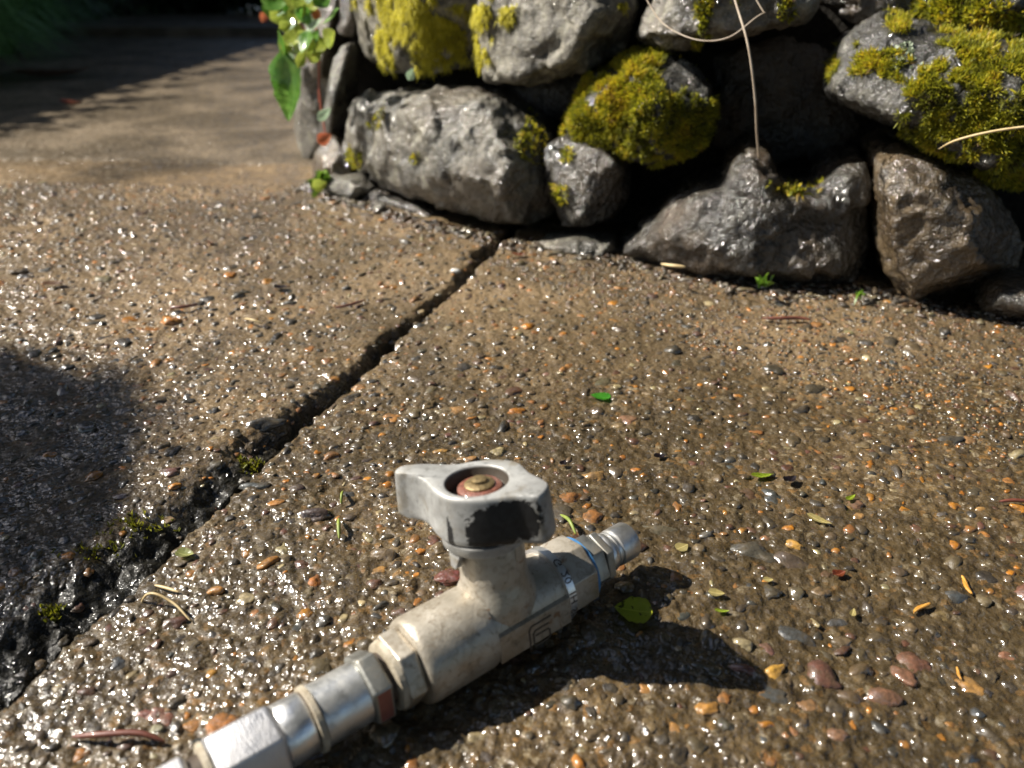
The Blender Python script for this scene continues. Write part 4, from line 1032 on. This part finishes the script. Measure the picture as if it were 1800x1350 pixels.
# straw needle on the long boulder, dry stems hanging before the wall
def pw_(px, py, off): return on_wall(px, py, off)
tube_curve('pine_needle', [pw_(1162, 464, -.050), pw_(1183, 467, -.053), pw_(1205, 469, -.050)], .0014, m_straw, 'orange needle stuck on the long dark boulder', 'needle')
tube_curve('dry_stem', [pw_(1270, -80, -.06), pw_(1292, 0, -.07), pw_(1315, 80, -.08), pw_(1327, 170, -.07), pw_(1330, 230, -.055), pw_(1334, 278, -.035)], .0008, m_stem, 'long pale dry stem hanging down to the knob of the long boulder', 'stem', taper=False)
tube_curve('dry_stem', [pw_(1120, -40, -.07), pw_(1140, 5, -.07), pw_(1170, 45, -.075), pw_(1225, 70, -.08), pw_(1280, 66, -.08), pw_(1330, 30, -.075), pw_(1345, 22, -.07)], .0005, m_stem, 'thin dry stem bowed in an arc under the flat grey stone', 'stem', taper=False)
tube_curve('dry_stem', [pw_(1300, -60, -.07), pw_(1330, 0, -.07), pw_(1343, 22, -.07)], .0005, m_stem, 'short dry stem meeting the end of the arc', 'stem', taper=False)
tube_curve('dry_stem', [pw_(1650, 262, -.10), pw_(1680, 247, -.12), pw_(1740, 232, -.13), pw_(1810, 222, -.13), pw_(1900, 215, -.13)], .0008, m_straw, 'yellow grass blade lying across the moss at the right', 'stem')

# ------------------------------------------------------------------ small plants of the wall
def sprout(base, n, ln, wd, label, mat=None, spread=.7, name='seedling', cat='plant'):
    P = np.array([base[:]])+rng.normal(0, ln*.25, (n, 3))*np.array([1, .6, .3]); N = np.zeros_like(P); N[:, 2] = 1
    V, F, c = blades(P, N, 3, ln, wd, spread, .3); o = link(name, np_mesh(name, V, F, False, c), mat or m_sprout); tag(o, label, cat); return o
sprout(pw_(1340, 500, -.03), 10, .007, .003, 'tiny bright green seedling at the foot of the long boulder')
sprout(pw_(1508, 520, -.02), 5, .006, .002, 'very small green seedling under the gap between the two boulders')
sprout(pw_(565, 322, -.01), 10, .016, .008, 'small yellow green plant at the corner foot of the wall')
sprout(pw_(1400, 340, -.01), 50, .007, .0016, 'dark sprawling weed in the saddle of the long boulder', m_moss_g)
m_ivy = vein_material('bright_ivy_leaf', (.14, .34, .04), (.26, .46, .09), .3, .4, .7)
m_ivy_y = vein_material('yellow_green_ivy_leaf', (.40, .50, .07), (.58, .64, .15), .3, .45, .7)
m_ivy_p = vein_material('pale_grey_green_leaf', (.42, .55, .38), (.52, .64, .46), .22, .3, .9)
m_ivy_o = vein_material('orange_pink_young_leaf', (.62, .20, .09), (.72, .32, .16), .35, .4, .4)
ivy = empty('ivy_plant', on_wall(545, 300, -.02)); tag(ivy, 'sunlit creeper with heart shaped leaves on the wall corner beside the path', 'creeper')
def off_parent(o, par):
    o.parent = par; o.matrix_parent_inverse = Matrix.Translation(-par.location)
def ivy_leaf(px, py, wpx, asp, rot, mat, off=-.05, tilt=70, seed=0, yaw_=0.):
    p = on_wall(px, py, off); d = float(projn(np.array(p))[2]); L = wpx/FPX*d
    o = link('leaf', bm_mesh('leaf', leaf_bm(L, L*asp, .25, seed, .55, .12)), mat)
    o.matrix_world = Matrix.Translation(p)@Matrix.Rotation(R(yaw_), 4, 'Z')@Matrix.Rotation(R(tilt), 4, 'X')@Matrix.Rotation(R(rot), 4, 'Z')
    m_ = o.matrix_world.copy(); off_parent(o, ivy); o.matrix_basis = m_; return o
ivy_leaf(507, 158, 108, .55, -86, m_ivy, -.07, 75, 1, -12)['label'] = 'large green heart shaped leaf hanging lowest'
for (x, y, w, a, r, m_) in ((510, 72, 40, .9, 60, m_ivy_y), (522, 82, 44, .8, -50, m_ivy_p), (538, 66, 32, .9, 20, m_ivy_y), (548, 78, 28, .7, 80, m_ivy_y), (512, 98, 30, .7, -80, m_ivy_p),
                       (530, 100, 36, .5, 60, m_ivy_y), (515, 116, 24, .8, 0, m_ivy_o), (498, 20, 46, .8, 30, m_ivy_y), (520, 12, 50, .8, -40, m_ivy), (548, 8, 46, .8, 10, m_ivy_y), (478, 12, 40, .8, 80, m_ivy),
                       (466, 25, 24, .6, 60, m_ivy_o), (550, 40, 24, .9, 0, m_ivy_p), (503, 45, 22, .9, 20, m_ivy_y), (536, 30, 34, .8, -60, m_ivy), (572, 243, 26, .9, 30, m_ivy_o), (572, 200, 30, .6, 40, m_ivy_p),
                       (556, 62, 24, .8, 50, m_ivy), (490, 2, 50, .8, 0, m_ivy), (530, -8, 60, .8, 0, m_ivy_y), (570, -4, 40, .8, 40, m_ivy), (562, 325, 26, .9, 10, m_ivy_y), (722, 130, 20, .8, 60, m_ivy_p), (556, 22, 22, .8, 100, m_ivy_o)):
    ivy_leaf(x, y, w, a, r, m_, -.05-.03*random.random(), 60+30*random.random(), int(x), random.uniform(-30, 30))
for k in range(26):
    x = 545+random.gauss(-18, 26); y = random.uniform(-30, 110)*(.6+.4*random.random()); 
    if x < 470+y*.25: x += 40
    ivy_leaf(x, y, random.uniform(22, 42), random.uniform(.6, .95), random.uniform(-180, 180), random.choice((m_ivy_y, m_ivy_y, m_ivy, m_ivy_p)), -.04-.05*random.random(), random.uniform(35, 95), 700+k, random.uniform(-60, -5))
m_rstem = plain('red_creeper_stem', (.28, .05, .03), (.35, .10, .05), .45, scale=300)
for pts in ([(560, 180), (560, 110), (555, 40), (550, -40)], [(562, 110), (540, 60), (515, 20), (500, -30)], [(575, 250), (566, 200), (560, 150)], [(516, 118), (522, 105), (545, 90), (560, 80)]):
    o = tube_curve('stem', [pw_(x, y, -.04) for x, y in pts], .0012, m_rstem, taper=False); off_parent(o, ivy)

# ------------------------------------------------------------------ vegetation beyond
def leaf_cloud(name, cen, rad, n, ln, wd, mat, parent=None, box=False, seed=0):
    g = np.random.default_rng(seed); P = g.normal(0, 1, (n, 3))
    if box: P = g.uniform(-1, 1, (n, 3)); k = g.integers(0, 3, n); P[np.arange(n), k] = np.sign(P[np.arange(n), k])*g.uniform(.82, 1.04, n)
    else: P /= np.linalg.norm(P, axis=1)[:, None]; P *= (g.uniform(.55, 1.05, n)*(1+.22*vnoise(P, 2.2, seed)))[:, None]
    N = P/np.linalg.norm(P, axis=1)[:, None]; P = P*np.array(rad)+np.array(cen)
    P[:, 2] = np.maximum(P[:, 2], .005)
    V, F, c = blades(P, N, 1, ln, wd, .9, .2); o = link(name, np_mesh(name, V, F, False, c), mat, parent); return o
def core(name, cen, rad, mat, parent, box=False):
    bm = bmesh.new()
    if box:
        bmesh.ops.create_cube(bm, size=2); bmesh.ops.subdivide_edges(bm, edges=bm.edges[:], cuts=6, use_grid_fill=True)
    else: bmesh.ops.create_icosphere(bm, subdivisions=4, radius=1)
    for v in bm.verts:
        q = v.co*(1+.06*math.sin(v.co.x*9+cen[0])*math.cos(v.co.y*8+v.co.z*7)); v.co = Vector((cen[0]+q.x*rad[0], cen[1]+q.y*rad[1], cen[2]+q.z*rad[2]))
    return link(name, bm_mesh(name, bm), mat, parent)
m_core = plain('dark_inner_twigs', (.008, .012, .006), (.02, .022, .012), .8, scale=40)
hedge = empty('hedge', (0, 0, 0)); tag(hedge, 'dark hedge along the far left of the path', 'hedge')
core('branches', (-2.5, 3.85, .50), (.50, 2.35, .53), m_core, hedge, True)
leaf_cloud('foliage', (-2.5, 3.85, .54), (.56, 2.42, .56), 16000, .05, .022, m_hedge, hedge, True, 3)['kind'] = 'stuff'
for i, (x, y, r, h_) in enumerate(((-2.1, 5.3, .75, .7), (-1.0, 5.1, .7, .6), (.0, 5.3, .8, .75), (-3.2, 6.4, 1.2, 1.2), (1.2, 5.4, .9, .9))):
    e = empty('shrub', (0, 0, 0)); tag(e, ('dark leafy shrub behind the left end of the step', 'dark leafy shrub standing where the path ends', 'dark shrub behind the wall beyond the creeper', 'tall dark shrub farthest back on the left', 'dark shrub farther right behind the wall')[i], 'shrub', 'shrubs beyond the end of the path')
    core('branches', (x, y, h_*.55), (r*.8, r*.6, h_*.55), m_core, e)
    leaf_cloud('foliage', (x, y, h_*.55), (r, r*.75, h_*.62), 5000, .06, .028, m_hedge, e, False, 20+i)['kind'] = 'stuff'
# a small round shrub added left of the frame to cast shade on the slab
e = empty('shrub', (0, 0, 0)); tag(e, 'small round shrub on a stem, added left of the slab to cast shade', 'shrub')
sc_ = Vector((-.365, .325, 0))+Vector(sdir)*1.9
tube_curve('added_trunk', [(sc_.x-.05, sc_.y, -.02), (sc_.x-.02, sc_.y+.02, .4), (sc_.x, sc_.y, sc_.z)], .012, m_twig, taper=False, parent=e)
core('branches', sc_, (.128, .150, .112), m_core, e)
leaf_cloud('foliage', sc_, (.130, .152, .114), 1600, .016, .010, m_hedge, e, False, 40)['kind'] = 'stuff'
# arching grass clumps on the left of the path
def grass_clump(cx, cy, n, L, label, seed):
    g = np.random.default_rng(seed); VV = []; FF = []; CC = []; k0 = 0
    for i in range(n):
        a = g.uniform(-math.pi, math.pi); l = L*g.uniform(.6, 1.15); r0 = g.uniform(0, .05); w = g.uniform(.003, .006); up_ = g.uniform(.55, 1.0)
        d = np.array([math.cos(a), math.sin(a)]); s_ = np.array([-d[1], d[0], 0]); m = 9
        for j in range(m+1):
            t = j/m; rr = r0+l*(1-up_*.45)*t*.8+.12*l*t*t; z = l*up_*(1.55*t-1.35*t*t)*1.0
            p = np.array([cx+d[0]*rr, cy+d[1]*rr, max(z, .004)]); ww = w*(1-t**2*.9)
            VV += [p-s_*ww/2, p+s_*ww/2]; CC += [[g.uniform(0, 1)]*3]*2
        for j in range(m): b = k0+2*j; FF.append((b, b+1, b+3, b+2))
        k0 += 2*(m+1)
    o = link('grass_clump', np_mesh('grass_clump', np.array(VV), np.array(FF), True, np.array(CC)), m_grass); tag(o, label, 'ornamental grass', 'grass clumps beside the path')
grass_clump(-1.33, 2.02, 420, .42, 'nearest arching clump of long green grass at the upper left', 1)
grass_clump(-1.62, 2.65, 320, .5, 'arching grass clump just behind the nearest one', 2)
grass_clump(-1.8, 3.2, 260, .5, 'farthest arching grass clump before the hedge', 3)

# unseen trees added round the place to cut sky light and glare
m_added_bark = plain('added_tree_bark', (.06, .045, .03), (.12, .09, .065), .8, scale=30, bump=.01)
for i, (x, y, r, z, lab) in enumerate(((1.9, 3.4, 2.4, 3.3, 'leafy crown added behind the stone wall to the right to block sky'), (-2.75, 4.4, 1.3, 3.3, 'slender crown added above the hedge to block sky glare'), (2.2, .2, 2.4, 3.7, 'leafy crown added over the slabs from the right to block sky'), (1.0, -2.7, 2.5, 3.5, 'leafy crown added behind the viewpoint to block sky'),
                             (-2.4, -3.4, 2.2, 3.3, 'leafy crown added back left of the viewpoint to block sky'), (-4.2, -1.95, 1.5, 2.7, 'smaller leafy crown added off to the left to block sky'), (-3.6, 7.0, 1.8, 3.0, 'leafy crown added beyond the hedge to block sky'))):
    e = empty('added_tree', (0, 0, 0)); tag(e, lab, 'added_tree')
    tube_curve('added_trunk', [(x, y, -.05), (x+.06, y+.05, z*.4), (x, y, z)], .11, m_added_bark, taper=False, parent=e)
    core('branches', (x, y, z+.1), (r*.72, r*.72, r*.62), m_core, e)
    leaf_cloud('added_crown', (x, y, z+.1), (r, r, r*.85), 5000, .16, .09, m_hedge, e, False, 60+i)['kind'] = 'stuff'
